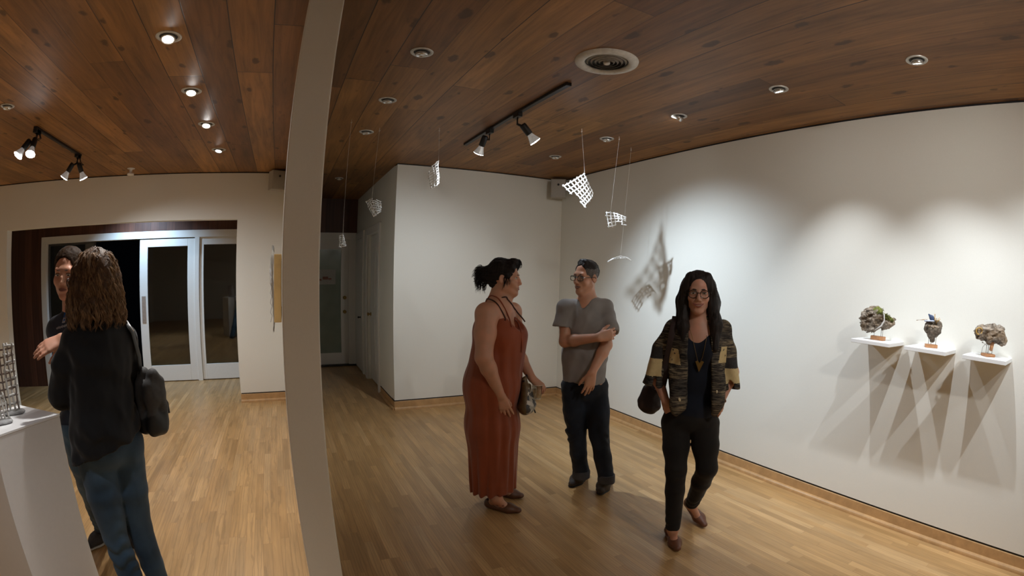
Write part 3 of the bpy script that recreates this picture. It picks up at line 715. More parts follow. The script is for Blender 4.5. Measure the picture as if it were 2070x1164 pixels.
s.cap(q(-0.11,0.062), q(-0.06,0.075), 0.014, 0.022, 0.02)
s.ell(q(0.055,0.118), (0.058,0.04,0.034), np.stack([nrmz(q(1,0.45)), nrmz(D_), nrmz(q(-0.45,1))], 1), k=0.012)
s.sub_ell(q(0.0,0.125,-0.045), (0.034,0.03,0.024), k=0.01); s.sub_ell(q(-0.03,0.09,-0.055), (0.04,0.03,0.012), k=0.008); s.sub_ell(q(-0.07,0.15,-0.06), (0.018,0.025,0.014), k=0.008)
s.disp(lambda x, y, z: 0.012*fbm(x*42, y*42, z*60, 3, 4)+0.013*np.clip(0.16-np.abs(vnoise(x*48, y*40, z*62, 9)), 0, 1)*3-0.003)
skin('driftwood', s, M_drift, t, 0.0045)
b = bmesh.new(); tube(b, [q(-0.01,0.205,-0.03), q(0.03,0.175,-0.052), q(0.034,0.135,-0.056), q(0.015,0.10,-0.055), q(-0.03,0.066,-0.05)], [0.002,0.004,0.005,0.006,0.003], 8); link('pale_rim', b, mat('bleached_rim', (0.55,0.53,0.50), 0.7), t, True)
tuft(t, [q(-0.015+0.02*i,0.19-0.004*i*i+0.008*j,-0.035+0.02*j) for i in range(-1,2) for j in range(-1,3)], q(0.1,1,-0.3), 700, 0.012, 4)
tuft(t, [q(0.055+0.016*i,0.158-0.011*i,-0.02+0.014*j) for i in range(-1,3) for j in range(-1,2)], q(0.5,1,-0.3), 520, 0.012, 5)
for cm, rm, sd_ in ((q(-0.014,0.190,-0.030), (0.034,0.026,0.030), 5), (q(0.060,0.146,-0.016), (0.040,0.022,0.020), 6)):
    s = SDF(); s.ell(cm, rm, np.stack([nrmz(q(1,-0.35)), nrmz(D_), nrmz(q(0.35,1))], 1)); s.disp(lambda x, y, z: 0.007*fbm(x*90, y*90, z*90, sd_, 3)); skin('moss_mound', s, M_moss, t, 0.0035)
# --- dark bark cup (middle shelf)
c = Vector((3.345,1.03,SHT)); R_, U_, D_ = local_view(c); R_, U_, D_ = R_.copy(), U_.copy(), D_.copy()
t = thing('driftwood_sculpture', c, 'dark bark cup with blue feather and stick, pinned above the middle shelf', 'sculpture')
q = lambda a, b, d=0.0, R=R_, U=U_, D=D_: R*a+U*b+D*d
b = bmesh.new(); bmesh.ops.create_cube(b, size=1.0, matrix=Matrix.Translation((0,0,0.011)) @ Matrix.Rotation(0.5, 4, 'Z') @ Matrix.Diagonal((0.045,0.085,0.022,1))); bmesh.ops.bevel(b, geom=b.edges[:], offset=0.002, segments=2, affect='EDGES'); link('wood_base', b, M_block, t)
pins(t, 0.016, [tuple(q(-0.02,0)[:2])+(0.075,), tuple(q(-0.002,0)[:2])+(0.05,), tuple(q(0.03,0)[:2])+(0.085,)])
s = SDF(); s.ell(q(0.0,0.125), (0.058,0.045,0.045), np.stack([R_, D_, U_], 1)); s.cap(q(0.0,0.11), q(0.004,0.045), 0.045, 0.014, 0.03); s.ell(q(0.035,0.135), (0.025,0.03,0.035), np.stack([R_, D_, U_], 1), k=0.02)
s.sub_ell(q(-0.01,0.15,-0.03), (0.034,0.03,0.022), np.stack([R_, D_, U_], 1), k=0.008)
s.disp(lambda x, y, z: 0.008*fbm(x*48, y*48, z*42, 13, 4)+0.006*np.clip(0.15-np.abs(vnoise(x*50, y*40, z*40, 19)), 0, 1)*3)
skin('bark_cup', s, M_bark, t, 0.0045)
s = SDF()
for i in range(14): s.cap(q(-0.045+0.006*i,0.132+0.006*math.sin(i*2.2),-0.03+0.012*math.sin(i*1.3)), q(-0.035+0.006*i,0.137+0.006*math.sin(i*2.9),-0.036+0.012*math.sin(i*1.7)), 0.007, 0.004, 0.003)
skin('wood_chips', s, M_drift, t, 0.003)
b = bmesh.new(); tube(b, [q(-0.115,0.162,-0.01), q(-0.07,0.170,-0.012), q(-0.04,0.173,-0.01)], [0.0022,0.003,0.002], 7); link('stick', b, M_tan, t, True); b = bmesh.new(); tube(b, [q(0.006,0.15,0.0), q(0.008,0.185,0), q(0.008,0.213,0)], [0.0035,0.003,0.0035], 7); link('stick', b, M_tan, t, True)
s = SDF(); s.chain([q(0.0,0.168), q(-0.012,0.187), q(-0.034,0.206)], [0.010,0.014,0.006], 0.01, (D_, 0.4)); skin('blue_feather', s, M_blue, t, 0.003)
s = SDF(); s.cap(q(-0.05,0.165,-0.02), q(0.0,0.168,-0.02), 0.013, 0.010, 0.01, (U_, 0.5)); skin('pale_leaf', s, mat('pale_blue_leaf', (0.42,0.46,0.58), 0.7), t, 0.003)
b = bmesh.new()
for k in range(7):
    a = k*0.9; p0 = q(0.024,0.15,-0.02); p1 = q(0.026+0.022*math.cos(a),0.186+0.008*math.sin(a*2),-0.02+0.02*math.sin(a)); tube(b, [p0, (p0+p1)/2+q(0,0.01), p1], [0.002,0.0016,0.0022], 5)
link('dried_stem', b, M_amber, t, True)
# --- pale log (nearest shelf)
c = Vector((3.345,0.628,SHT)); R2, U2, D2 = [x.copy() for x in local_view(c)]
t = thing('driftwood_sculpture', c, 'knotty pale driftwood log with hollow end, pinned above the nearest shelf', 'sculpture')
q = lambda a, b, d=0.0, R=R2, U=U2, D=D2: R*a+U*b+D*d
b = bmesh.new(); bmesh.ops.create_cube(b, size=1.0, matrix=Matrix.Translation((0,0,0.009)) @ Matrix.Rotation(0.75, 4, 'Z') @ Matrix.Diagonal((0.075,0.075,0.018,1))); bmesh.ops.bevel(b, geom=b.edges[:], offset=0.004, segments=2, affect='EDGES'); link('wood_base', b, M_block, t)
pins(t, 0.014, [tuple(q(-0.015,0)[:2])+(0.085,), tuple(q(-0.002,0,0.01)[:2])+(0.085,), tuple(q(0.024,0)[:2])+(0.085,)])
s = SDF(); s.cap(q(-0.058,0.137), q(0.055,0.135), 0.044, 0.048, 0.02); s.ell(q(0.01,0.155), (0.06,0.05,0.038), np.stack([R2, D2, U2], 1)); s.cap(q(0.0,0.12), q(0.0,0.085), 0.04, 0.018, 0.03); s.cap(q(0.06,0.105), q(0.10,0.083), 0.012, 0.005, 0.03); s.cap(q(0.07,0.12), q(0.10,0.105), 0.02, 0.008, 0.02)
s.sub_ell(q(-0.075,0.145,-0.035), (0.022,0.02,0.02), k=0.006); s.sub_ell(q(-0.085,0.105,-0.02), (0.016,0.02,0.016), k=0.006); s.sub_ell(q(0.07,0.118,-0.048), (0.008,0.01,0.008), k=0.004)
s.disp(lambda x, y, z: 0.011*fbm(x*36, y*36, z*56, 23, 4)+0.011*np.clip(0.15-np.abs(vnoise(x*42, y*36, z*60, 29)), 0, 1)*3-0.003)
skin('driftwood', s, M_drift, t, 0.0045)
b = bmesh.new(); tube(b, [q(-0.073+0.020*math.cos(a), 0.145+0.020*math.sin(a), -0.043+0.006*math.cos(a)) for a in np.linspace(0, 2*PI, 18)[:-1]], 0.004, 6, closed=True); link('amber_rim', b, M_amber, t, True); b = bmesh.new(); tube(b, [q(0.092,0.137+0.012*math.sin(a),-0.01+0.012*math.cos(a)) for a in np.linspace(0, 2*PI, 12)[:-1]], 0.005, 6, closed=True); link('amber_rim', b, M_amber, t, True)
b = bmesh.new(); lathe(b, [(0.0,-0.03),(0.0125,-0.028),(0.0125,0.022),(0.008,0.023),(0.008,0.004),(0.0,0.003)], q(0.018,0.06,-0.02), nrmz(q(-0.15,-1,-0.25)), 18, False, False); link('wood_pipe', fixn(b), M_block, t, True)
for pts_, bud in (([q(-0.045,0.02,-0.03), q(-0.04,0.055,-0.035), q(-0.015,0.085,-0.03), q(0.01,0.092,-0.02)], None), ([q(0.0,0.07,-0.03), q(-0.02,0.068,-0.03), q(-0.042,0.08,-0.03)], q(-0.044,0.081,-0.03)), ([q(-0.085,0.152,-0.03), q(-0.105,0.143,-0.03)], q(-0.107,0.142,-0.03))):
    b = bmesh.new(); tube(b, pts_, 0.0013, 5); wi = link('wire_stem', b, M_pin, t, True)
    if bud is not None:
        b = bmesh.new(); bmesh.ops.create_icosphere(b, subdivisions=2, radius=0.005, matrix=Matrix.Translation(bud)); link('bud', b, M_pin, wi, True)

# display pedestal with two woven ceramic pieces
PZ = 1.02; pc = onz(120, 836, PZ); e1 = nrmz([-0.266-0.245, 0.148+0.136, 0]); e2 = V3(e1[1], -e1[0], 0)
if e2[1] > 0: e2 = -e2
W_ = 0.415; cen = pc+(e1+e2)*W_/2
t = thing('display_pedestal', (cen[0],cen[1],0), 'white square display pedestal at the left edge', 'pedestal', rz=math.atan2(e1[1], e1[0]))
link('plinth_body', boxes(((-W_/2,-W_/2,0.0),(W_/2,W_/2,PZ-0.002)), bev=0.002), mat('plinth_white', (0.70,0.68,0.66), 0.6, var=0.015), t)
link('plinth_top', boxes(((-W_/2-0.0015,-W_/2-0.0015,PZ-0.012),(W_/2+0.0015,W_/2+0.0015,PZ)), bev=0.002), mat('plinth_top_white', (0.80,0.80,0.80), 0.5, var=0.01), t)
def standing(u, v, corners_px, nu, nv, r, label, m, basew, seed, bulge=(0,0,-6), m2=None):
    c = Vector(onz(u, v, PZ)); rx, up, dp = viewaxes(c); s = F_RAD/1000*(c-Vector((0,0,CAM_Z))).length/1.12
    t = thing('lattice_figure', c, label, 'ceramic sculpture', 'woven ceramics on the pedestal')
    cs = [rx*p[0]*s+up*p[1]*s+dp*(p[2] if len(p) > 2 else 0)*s for p in corners_px]
    b = lattice_bm(cs, nu, nv, r, (rx*bulge[0]+up*bulge[1]+dp*bulge[2])*s, 0.004, seed, 0.06); link('lattice', b, m, t, True)
    if m2:
        dx = [rx*p[0]*s+up*p[1]*s+dp*(p[2])*s for p in m2[1]]
        b = lattice_bm(dx, 2, 8, r*1.35, (0,0,0), 0.0, seed+9, 0.0); link('knobbed_column', b, m2[0], t, True)
    q = SDF(); a = np.array(rx)*basew; f = np.array(dp)*basew*0.55; z = V3(0,0,0.009)
    for i in (-1, 0, 1): q.cap(a*i*0.6-f*0.5+z, a*i*0.6+f*0.5+z, 0.026, 0.024, 0.02, (V3(0,0,1), 0.36))
    q.disp(lambda x, y, zz: 0.003*fbm(x*60, y*60, zz*60, seed, 2)); q.cut((0,0,0.0005), (0,0,-1), 0)
    skin('stone_base', q, mat('rough_grey_stone', (0.30,0.30,0.30), 0.8, var=0.3, scale=40, bump=0.4), t, 0.005)
    return t
standing(30, 836, [(-45,118,6),(10,124,-4),(10,6,-4),(-40,4,6)], 6, 8, 0.0042, 'taller woven ceramic with a white knobbed edge, at the back of the pedestal', M_grl, 0.06, 11, m2=(M_grw, [(-8,128,-6),(11,128,-2),(12,8,-2),(-8,6,-6)]))
standing(6, 856, [(-25,70,2),(4,82,-2),(17,10,-4),(-25,6,2)], 5, 5, 0.0045, 'lower woven ceramic on a rough stone base, at the front of the pedestal', M_grw, 0.05, 17)
# ================================================================== people: tools
def sdf_at(s, P):
    P = np.asarray(P, float).reshape(-1, 3); X, Y, Z = P.T; G = np.full(len(P), 0.5)
    for kind, fn, lo, hi, k in s.ops:
        if kind == 'd': continue
        D = fn(X, Y, Z)
        if kind == 'u':
            h = np.clip(0.5+0.5*(G-D)/max(k, 1e-6), 0, 1); G = G+(D-G)*h-k*h*(1-h)
        else:
            E = -D if kind == 's' else D; h = np.clip(0.5-0.5*(G-E)/max(k, 1e-6), 0, 1); G = G+(E-G)*h+k*h*(1-h)
    return G
def hit(s, u, v, dist, off=0.004, rng=0.5):
    """where the line of sight first meets the body, lifted off it a little"""
    d = ray(u, v); dd = d/math.hypot(d[0], d[1]); t = np.linspace(dist-rng, dist+rng, 500)
    P = V3(0,0,CAM_Z)+t[:, None]*dd; G = (np.minimum(sdf_at(s[0], P), sdf_at(s[1], P)) if isinstance(s, tuple) else sdf_at(s, P))-off; i = np.nonzero(G < 0)[0]
    return P[i[0]] if len(i) else P[250]
def snap(s, p, off=0.004):
    p = np.asarray(p, float).copy()
    for _ in range(12):
        g = sdf_at(s, [p])[0]-off; e = 1e-3
        n = np.array([sdf_at(s, [p+e*V3(*(np.arange(3) == i))])[0]-sdf_at(s, [p-e*V3(*(np.arange(3) == i))])[0] for i in range(3)])/(2*e)
        p -= n*g/max(n@n, 0.05)*0.8
    return p
class Head:
    def __init__(h, o, f, u=(0,0,1), tilt=0.0):
        h.o = np.asarray(o, float); F = nrmz(f); U = np.asarray(u, float); R = nrmz(np.cross(F, U)); U = np.cross(R, F)
        if tilt: R, U = R*math.cos(tilt)+U*math.sin(tilt), U*math.cos(tilt)-R*math.sin(tilt)
        h.R, h.F, h.U = R, F, U; h.M = np.stack([R, F, U], 1)
    def __call__(h, x, y, z): return h.o+h.M@np.array([x, y, z], float)
    def inv(h, P): return (np.asarray(P)-h.o)@h.M
def add_head(s, h, fem=True, w=1.0, smile=0.0, full=1.0):
    M = h.M
    s.ell(h(0,-0.018,0.035), (0.074*w,0.093,0.083), M)
    s.ell(h(0,0.025,-0.035), (0.058*w*full,0.060,0.078), M, k=0.03)
    jw = 0.047*w*full if fem else 0.052*w
    for x in (-1, 1):
        s.cap(h(x*jw,0.0,-0.062), h(x*0.012,0.062,-0.099), 0.018*full, 0.015, 0.03)
        s.ell(h(x*0.034,0.056,-0.030), (0.026*full,0.022,0.022), M, k=0.025)
    s.ell(h(0,0.071,-0.100), (0.020,0.016,0.014), M, k=0.022)
    s.cap(h(-0.034,0.071,0.021), h(0.034,0.071,0.021), 0.010 if fem else 0.0125, None, 0.02)
    for x in (-1, 1): s.sub_ell(h(x*0.031,0.090,0.001), (0.018,0.014,0.010), M, k=0.014)
    s.chain([h(0,0.080,0.012), h(0,0.091,-0.012), h(0,0.101,-0.033)], [0.0075,0.0085,0.0100], 0.010)
    for x in (-1, 1): s.ell(h(x*0.0115,0.091,-0.037), (0.0075,0.010,0.0075), M, k=0.006)
    s.ell(h(0,0.081,-0.063), (0.026,0.010,0.016), M, k=0.018)
    s.cap(h(-0.017,0.082,-0.0595), h(0.017,0.082,-0.0595), 0.0055, None, 0.006); s.cap(h(-0.014,0.083,-0.072), h(0.014,0.083,-0.072), 0.0065, None, 0.007)
    s.sub_cap(h(-0.024,0.091,-0.0655+smile), h(0.024,0.091,-0.0655+smile), 0.0035, k=0.005)
    for x in (-1, 1):
        s.ell(h(x*0.074*w,-0.012,-0.010), (0.0085,0.018,0.029), h.M@_rz(x*0.35), k=0.008)
        s.sub_ell(h(x*0.082*w,-0.007,-0.008), (0.006,0.009,0.015), h.M@_rz(x*0.35), k=0.006)
def _rz(a): c, q = math.cos(a), math.sin(a); return np.array([[c,-q,0],[q,c,0],[0,0,1.0]])
def head_box(h): return (h.o-0.125, h.o+0.135, 0.0035)
def add_hand(s, w, d, n, side, curl=(0.3,0.35,0.4,0.5), sc=1.0, spread=0.10, thumb=(0.75,0.25), r=1.0):
    """w wrist, d towards the fingers, n out of the palm, side +1/-1 puts the thumb along d x n"""
    w = np.asarray(w, float); d = nrmz(d); n = np.asarray(n, float); n = nrmz(n-d*(n@d)); t = np.cross(d, n)*side
    pos = (0.030, 0.010, -0.010, -0.028); ln = (0.070, 0.078, 0.073, 0.057); fwd = (0.090, 0.094, 0.090, 0.082)
    tips = []
    for i in range(4):
        k0 = w+(d*fwd[i]+t*pos[i])*sc; s.cap(w+t*pos[i]*0.55*sc+d*0.008*sc, k0, 0.0145*sc*r, 0.0115*sc*r, 0.016)
        a = spread*(1.5-i)/1.5; dd = nrmz(d*math.cos(a)+t*math.sin(a)); p = k0; ang = 0.0; pts = [p]
        for q, fr in zip((0.9, 1.1, 0.7), (0.46, 0.31, 0.23)):
            ang += curl[i]*q; v = dd*math.cos(ang)+n*math.sin(ang); p = p+v*ln[i]*fr*sc; pts.append(p)
        s.chain(pts, [0.0098*sc*r, 0.0088*sc*r, 0.0080*sc*r, 0.0066*sc*r], 0.004); tips.append(p)
    b = w+(d*0.022+t*0.020+n*0.006)*sc; d1 = nrmz(d*0.75+t*thumb[0]+n*thumb[1]); d2 = nrmz(d*1.0+t*thumb[0]*0.45+n*(thumb[1]+0.15))
    m1 = b+d1*0.044*sc; m2 = m1+nrmz(d1+d2)*0.031*sc; m3 = m2+d2*0.024*sc
    s.chain([b, m1, m2, m3], [0.0155*sc*r, 0.0115*sc*r, 0.0095*sc*r, 0.0075*sc*r], 0.008)
    s.ell(w+(d*0.05+n*0.004)*sc, np.array((0.036,0.046,0.0145))*sc*r, np.stack([t, d, n], 1), k=0.012)
    return tips
def add_arm(s, sh, el, wr, r=(0.052,0.043,0.041,0.027), k=0.02):
    sh, el, wr = map(np.asarray, (sh, el, wr)); m = el+(wr-el)*0.28
    s.chain([sh, sh+(el-sh)*0.45, el], [r[0], r[0]*0.97, r[1]], k); s.chain([el, m, wr], [r[1], r[2], r[3]], k)
def add_leg(s, hip, kn, an, r=(0.070,0.046,0.044,0.034), k=0.02):
    hip, kn, an = map(np.asarray, (hip, kn, an)); m = kn+(an-kn)*0.32
    s.chain([hip, hip+(kn-hip)*0.5, kn], [r[0], r[0]*0.86, r[1]], k); s.chain([kn, m, an], [r[1], r[2], r[3]], k)
def add_foot(s, an, heel, toe, z=0.012, r=0.030):
    heel, toe = np.array(heel, float), np.array(toe, float); heel[2] += r*0.9; toe[2] += r*0.62
    d = toe-heel; ball = heel+d*0.68+V3(0,0,-0.002)
    s.cap(np.asarray(an), heel+V3(0,0,0.012)+d*0.08, r*1.15, r*0.9, 0.025); s.chain([heel+d*0.05, ball, toe-d*0.06], [r*0.92, r*1.12, r*0.62], 0.02, (V3(0,0,1), 0.72))
    s.cap(np.asarray(an)+V3(0,0,-0.012), ball, r*1.0, r*0.7, 0.03)
def shoe_sdf(heel, toe, r=0.036, flat=0.78, high=0.0, an=None):
    s = SDF(); heel, toe = np.array(heel, float), np.array(toe, float); g = min(heel[2], toe[2]); heel[2] += r*0.85; toe[2] += r*0.66
    d = toe-heel; up = V3(0,0,1)
    s.chain([heel+d*0.04, heel+d*0.66, toe-d*0.05], [r*0.95, r*1.16, r*0.68], 0.02, (up, flat))
    s.cap(heel+d*0.02+up*0.012, heel+d*0.10+up*(0.020+high), r*0.90, r*0.92, 0.015)
    if high and an is not None: s.cap(heel+d*0.6, np.asarray(an)+up*(-0.03+high*0.3), r*0.85, r*0.9, 0.03)
    return s, d, up
M_skin = {}
def skin_mat(name, col, red=0.10):
    t = NT(name); p = t.coord(); n1 = t.n('TexNoise', Vector=p, Scale=18.0, Detail=3.0).outputs[0]; n2 = t.n('TexNoise', Vector=p, Scale=160.0, Detail=2.0).outputs[0]
    a = tuple(x*0.90 for x in col); b = (min(1, col[0]*1.06), col[1]*(1-red*0.4), col[2]*(1-red*0.4))
    t.P(Base__Color=t.ramp(n1, [(0.35, a), (0.65, b)]), Roughness=0.5); t.b.inputs['Subsurface Weight'].default_value = 0.06
    t.b.inputs['Subsurface Radius'].default_value = (0.012, 0.005, 0.003); t.b.inputs['Subsurface Scale'].default_value = 1.0; t.bump(n2, 0.12, 0.001); return t.m
def cloth_mat(name, col, weave=900.0, var=0.12, rough=0.85, sheen=0.15, col2=None, wear=6.0):
    t = NT(name); p = t.coord(); n1 = t.n('TexNoise', Vector=p, Scale=wear, Detail=4.0).outputs[0]; n2 = t.n('TexNoise', Vector=p, Scale=weave, Detail=2.0).outputs[0]
    c2 = col2 or tuple(min(1, x*(1+var*2)) for x in col); a = t.ramp(n1, [(0.35, tuple(x*(1-var) for x in col)), (0.7, c2)])
    t.P(Base__Color=t.mix(1.0, a, t.ramp(n2, [(0.3, 1-var), (0.7, 1+var*0.5)]), 'MULTIPLY'), Roughness=rough); t.b.inputs['Sheen Weight'].default_value = sheen
    t.b.inputs['Specular IOR Level'].default_value = 0.25; t.bump(n2, 0.15, 0.001); return t.m
def hair_mat(name, dark, light, sc=(90,90,14)):
    t = NT(name); p = t.coord(); n1 = t.n('TexNoise', Vector=t.vmath('MULTIPLY', p, sc), Scale=1.0, Detail=4.0, Roughness=0.6).outputs[0]
    t.P(Base__Color=t.ramp(n1, [(0.3, dark), (0.7, light)]), Roughness=0.55); t.b.inputs['Specular IOR Level'].default_value = 0.2; t.bump(n1, 0.5, 0.004); return t.m
M_eyew = mat('eye_white', (0.62,0.58,0.54), 0.2, var=0.03); M_iris = mat('brown_iris', (0.07,0.04,0.02), 0.2); M_pup = mat('black_pupil', (0.005,0.005,0.005), 0.1)
M_brow = mat('dark_eyebrow', (0.02,0.013,0.01), 0.8); M_glf = mat('dark_glasses_frame', (0.012,0.010,0.010), 0.25)
M_lens = glass_mat('clear_lens', (0.90,0.89,0.87), 0.05)
M_teeth = mat('teeth', (0.62,0.58,0.50), 0.3, var=0.03)
def eyes(parent, base, h, look=(0,1,0), brow=M_brow, lid=0.0072, thick=0.0030, arch=0.004, slope=0.0):
    lk = nrmz(look)
    for x in (-1, 1):
        b = bmesh.new(); bmesh.ops.create_icosphere(b, subdivisions=4, radius=1.0)
        c = V3(x*0.031,0.0715,-0.0005)
        for f in b.faces:
            q = nrmz(f.calc_center_median()); a = math.acos(max(-1, min(1, float(q@lk)))); f.material_index = 2 if a < 0.24 else 1 if a < 0.52 else 0
        for v in b.verts: v.co = Vector(h(*(c+np.array(v.co)*V3(0.0145,0.0105,lid)))-base)
        link('eye', b, [M_eyew, M_iris, M_pup], parent, True)
        b = bmesh.new(); tube(b, [h(c[0]+0.0145*math.cos(a), c[1]+0.0095-0.006*abs(math.cos(a))**2, lid*math.sin(a)+0.0005)-base for a in np.linspace(0.12, PI-0.12, 9)], [0.0007,0.0012,0.0015,0.0016,0.0016,0.0016,0.0015,0.0012,0.0007], 6)
        link('eyelash', b, brow, parent, True)
        b = bmesh.new(); tube(b, [h(x*(0.012+0.033*q), 0.0865-0.0135*q*q, 0.0195+arch*math.sin(q*2.6)-0.002*q+slope*(q-0.3))-base for q in np.linspace(0, 1, 10)], [thick*k for k in (0.25,0.6,0.85,0.95,0.95,0.9,0.8,0.6,0.4,0.15)], 7)
        link('eyebrow', b, brow, parent, True)
def lips(parent, base, h, m, smile=0.004, width=0.024, open_=0.0, y=0.0940):
    for nm, z0, r0, sg in (('upper_lip', -0.0605, 0.0034, 1), ('lower_lip', -0.0705-open_, 0.0042, -1)):
        b = bmesh.new(); pts, rr = [], []
        for q in np.linspace(-1, 1, 13):
            e = 1-q*q
            pts.append(h(width*q, y-0.0105*q*q, -0.0655+smile*q*q+(z0+0.0655)*e+(0.0008*math.cos(q*9)*e if sg > 0 else 0))-base); rr.append(r0*(0.25+0.75*e))
        tube(b, pts, rr, 8); link(nm, b, m, parent, True)
    if open_:
        b = bmesh.new(); tube(b, [h(width*0.8*q, y-0.0035-0.010*q*q, -0.0650+smile*q*q*0.8)-base for q in np.linspace(-1, 1, 9)], [0.0012,0.0026,0.0032,0.0034,0.0035,0.0034,0.0032,0.0026,0.0012], 7); link('teeth', b, M_teeth, parent, True)
def glasses(parent, base, h, w=0.0225, ht=0.017, y=0.094, z=-0.002, r=0.0022, square=2.0, fw=1.0, m=M_glf):
    b = bmesh.new()
    ring = lambda x: [h(x+w*np.sign(math.cos(a))*abs(math.cos(a))**(2/square), y-0.05*max(0, abs(x+w*math.cos(a)*0.9)-0.02)**1.0*0.5, z+ht*np.sign(math.sin(a))*abs(math.sin(a))**(2/square))-base for a in np.linspace(0, 2*PI, 29)[:-1]]
    for x in (-1, 1):
        tube(b, ring(x*0.0325), r, 6, closed=True)
        tube(b, [h(x*(0.0325+w), y-0.004, z+ht*0.45)-base, h(x*0.0725*fw, y-0.022, z+ht*0.42)-base, h(x*0.080*fw, 0.03, z+0.008)-base, h(x*0.081*fw, -0.008, z+0.006)-base, h(x*0.079*fw, -0.03, z-0.015)-base], r*0.9, 6)
    tube(b, [h(-0.0325+w*0.93, y, z+0.005)-base, h(0, y+0.004, z+0.008)-base, h(0.0325-w*0.93, y, z+0.005)-base], r, 6)
    g = link('glasses', b, m, parent, True)
    for x in (-1, 1):
        b = bmesh.new(); pts = ring(x*0.0325); b.faces.new([b.verts.new(p) for p in pts]); link('lens', b, M_lens, g)
    return g
def axes_at(u, dist):
    c = at(u, 560, dist); w_ = nrmz([c[0], c[1], 0]); return V3(w_[1], -w_[0], 0), w_   # right in view, away from viewer
def strands(b, pts_list, r, sides=5):
    for pts in pts_list:
        n = len(pts); tube(b, pts, [r*min(1.0, 0.5+3*i/(n-1))*(1.0 if i < n*0.55 else max(0.12, 1-(i/(n-1)-0.55)/0.45)) for i in range(n)], sides)
def curl_path(p0, d0, length, rnd, rad=0.012, turns=3.0, n=22, droop=0.6):
    p0, d = np.asarray(p0, float), nrmz(d0); pts = []; p = p0.copy(); ph = rnd.uniform(0, 6.28); x, y, _ = frame_of(d); x, y = np.array(x), np.array(y)
    for i in range(n):
        t = i/(n-1); d = nrmz(d+V3(0,0,-droop/n*2)); p = p+d*length/n; a = ph+t*turns*2*PI; rr = rad*(0.35+0.65*t)
        pts.append(p+(x*math.cos(a)+y*math.sin(a))*rr)
    return pts
def lock(p0, d0, length, rnd, rad, turns, n, droop, count, spread):
    """a lock of hair: several fine strands following one curl"""
    c = curl_path(p0, d0, length, rnd, rad, turns, n, droop); out = []
    for _ in range(count):
        o = V3(rnd.gauss(0,1), rnd.gauss(0,1), rnd.gauss(0,1)); o = o/np.linalg.norm(o)*spread*rnd.random()**0.5; q = rnd.uniform(0.85, 1.0); m = max(5, int(n*q))
        out.append([c[i]+o*(0.5+0.8*math.sin(PI*i/n)) for i in range(m)])
    return out
def UP(z=1.0): return V3(0,0,z)
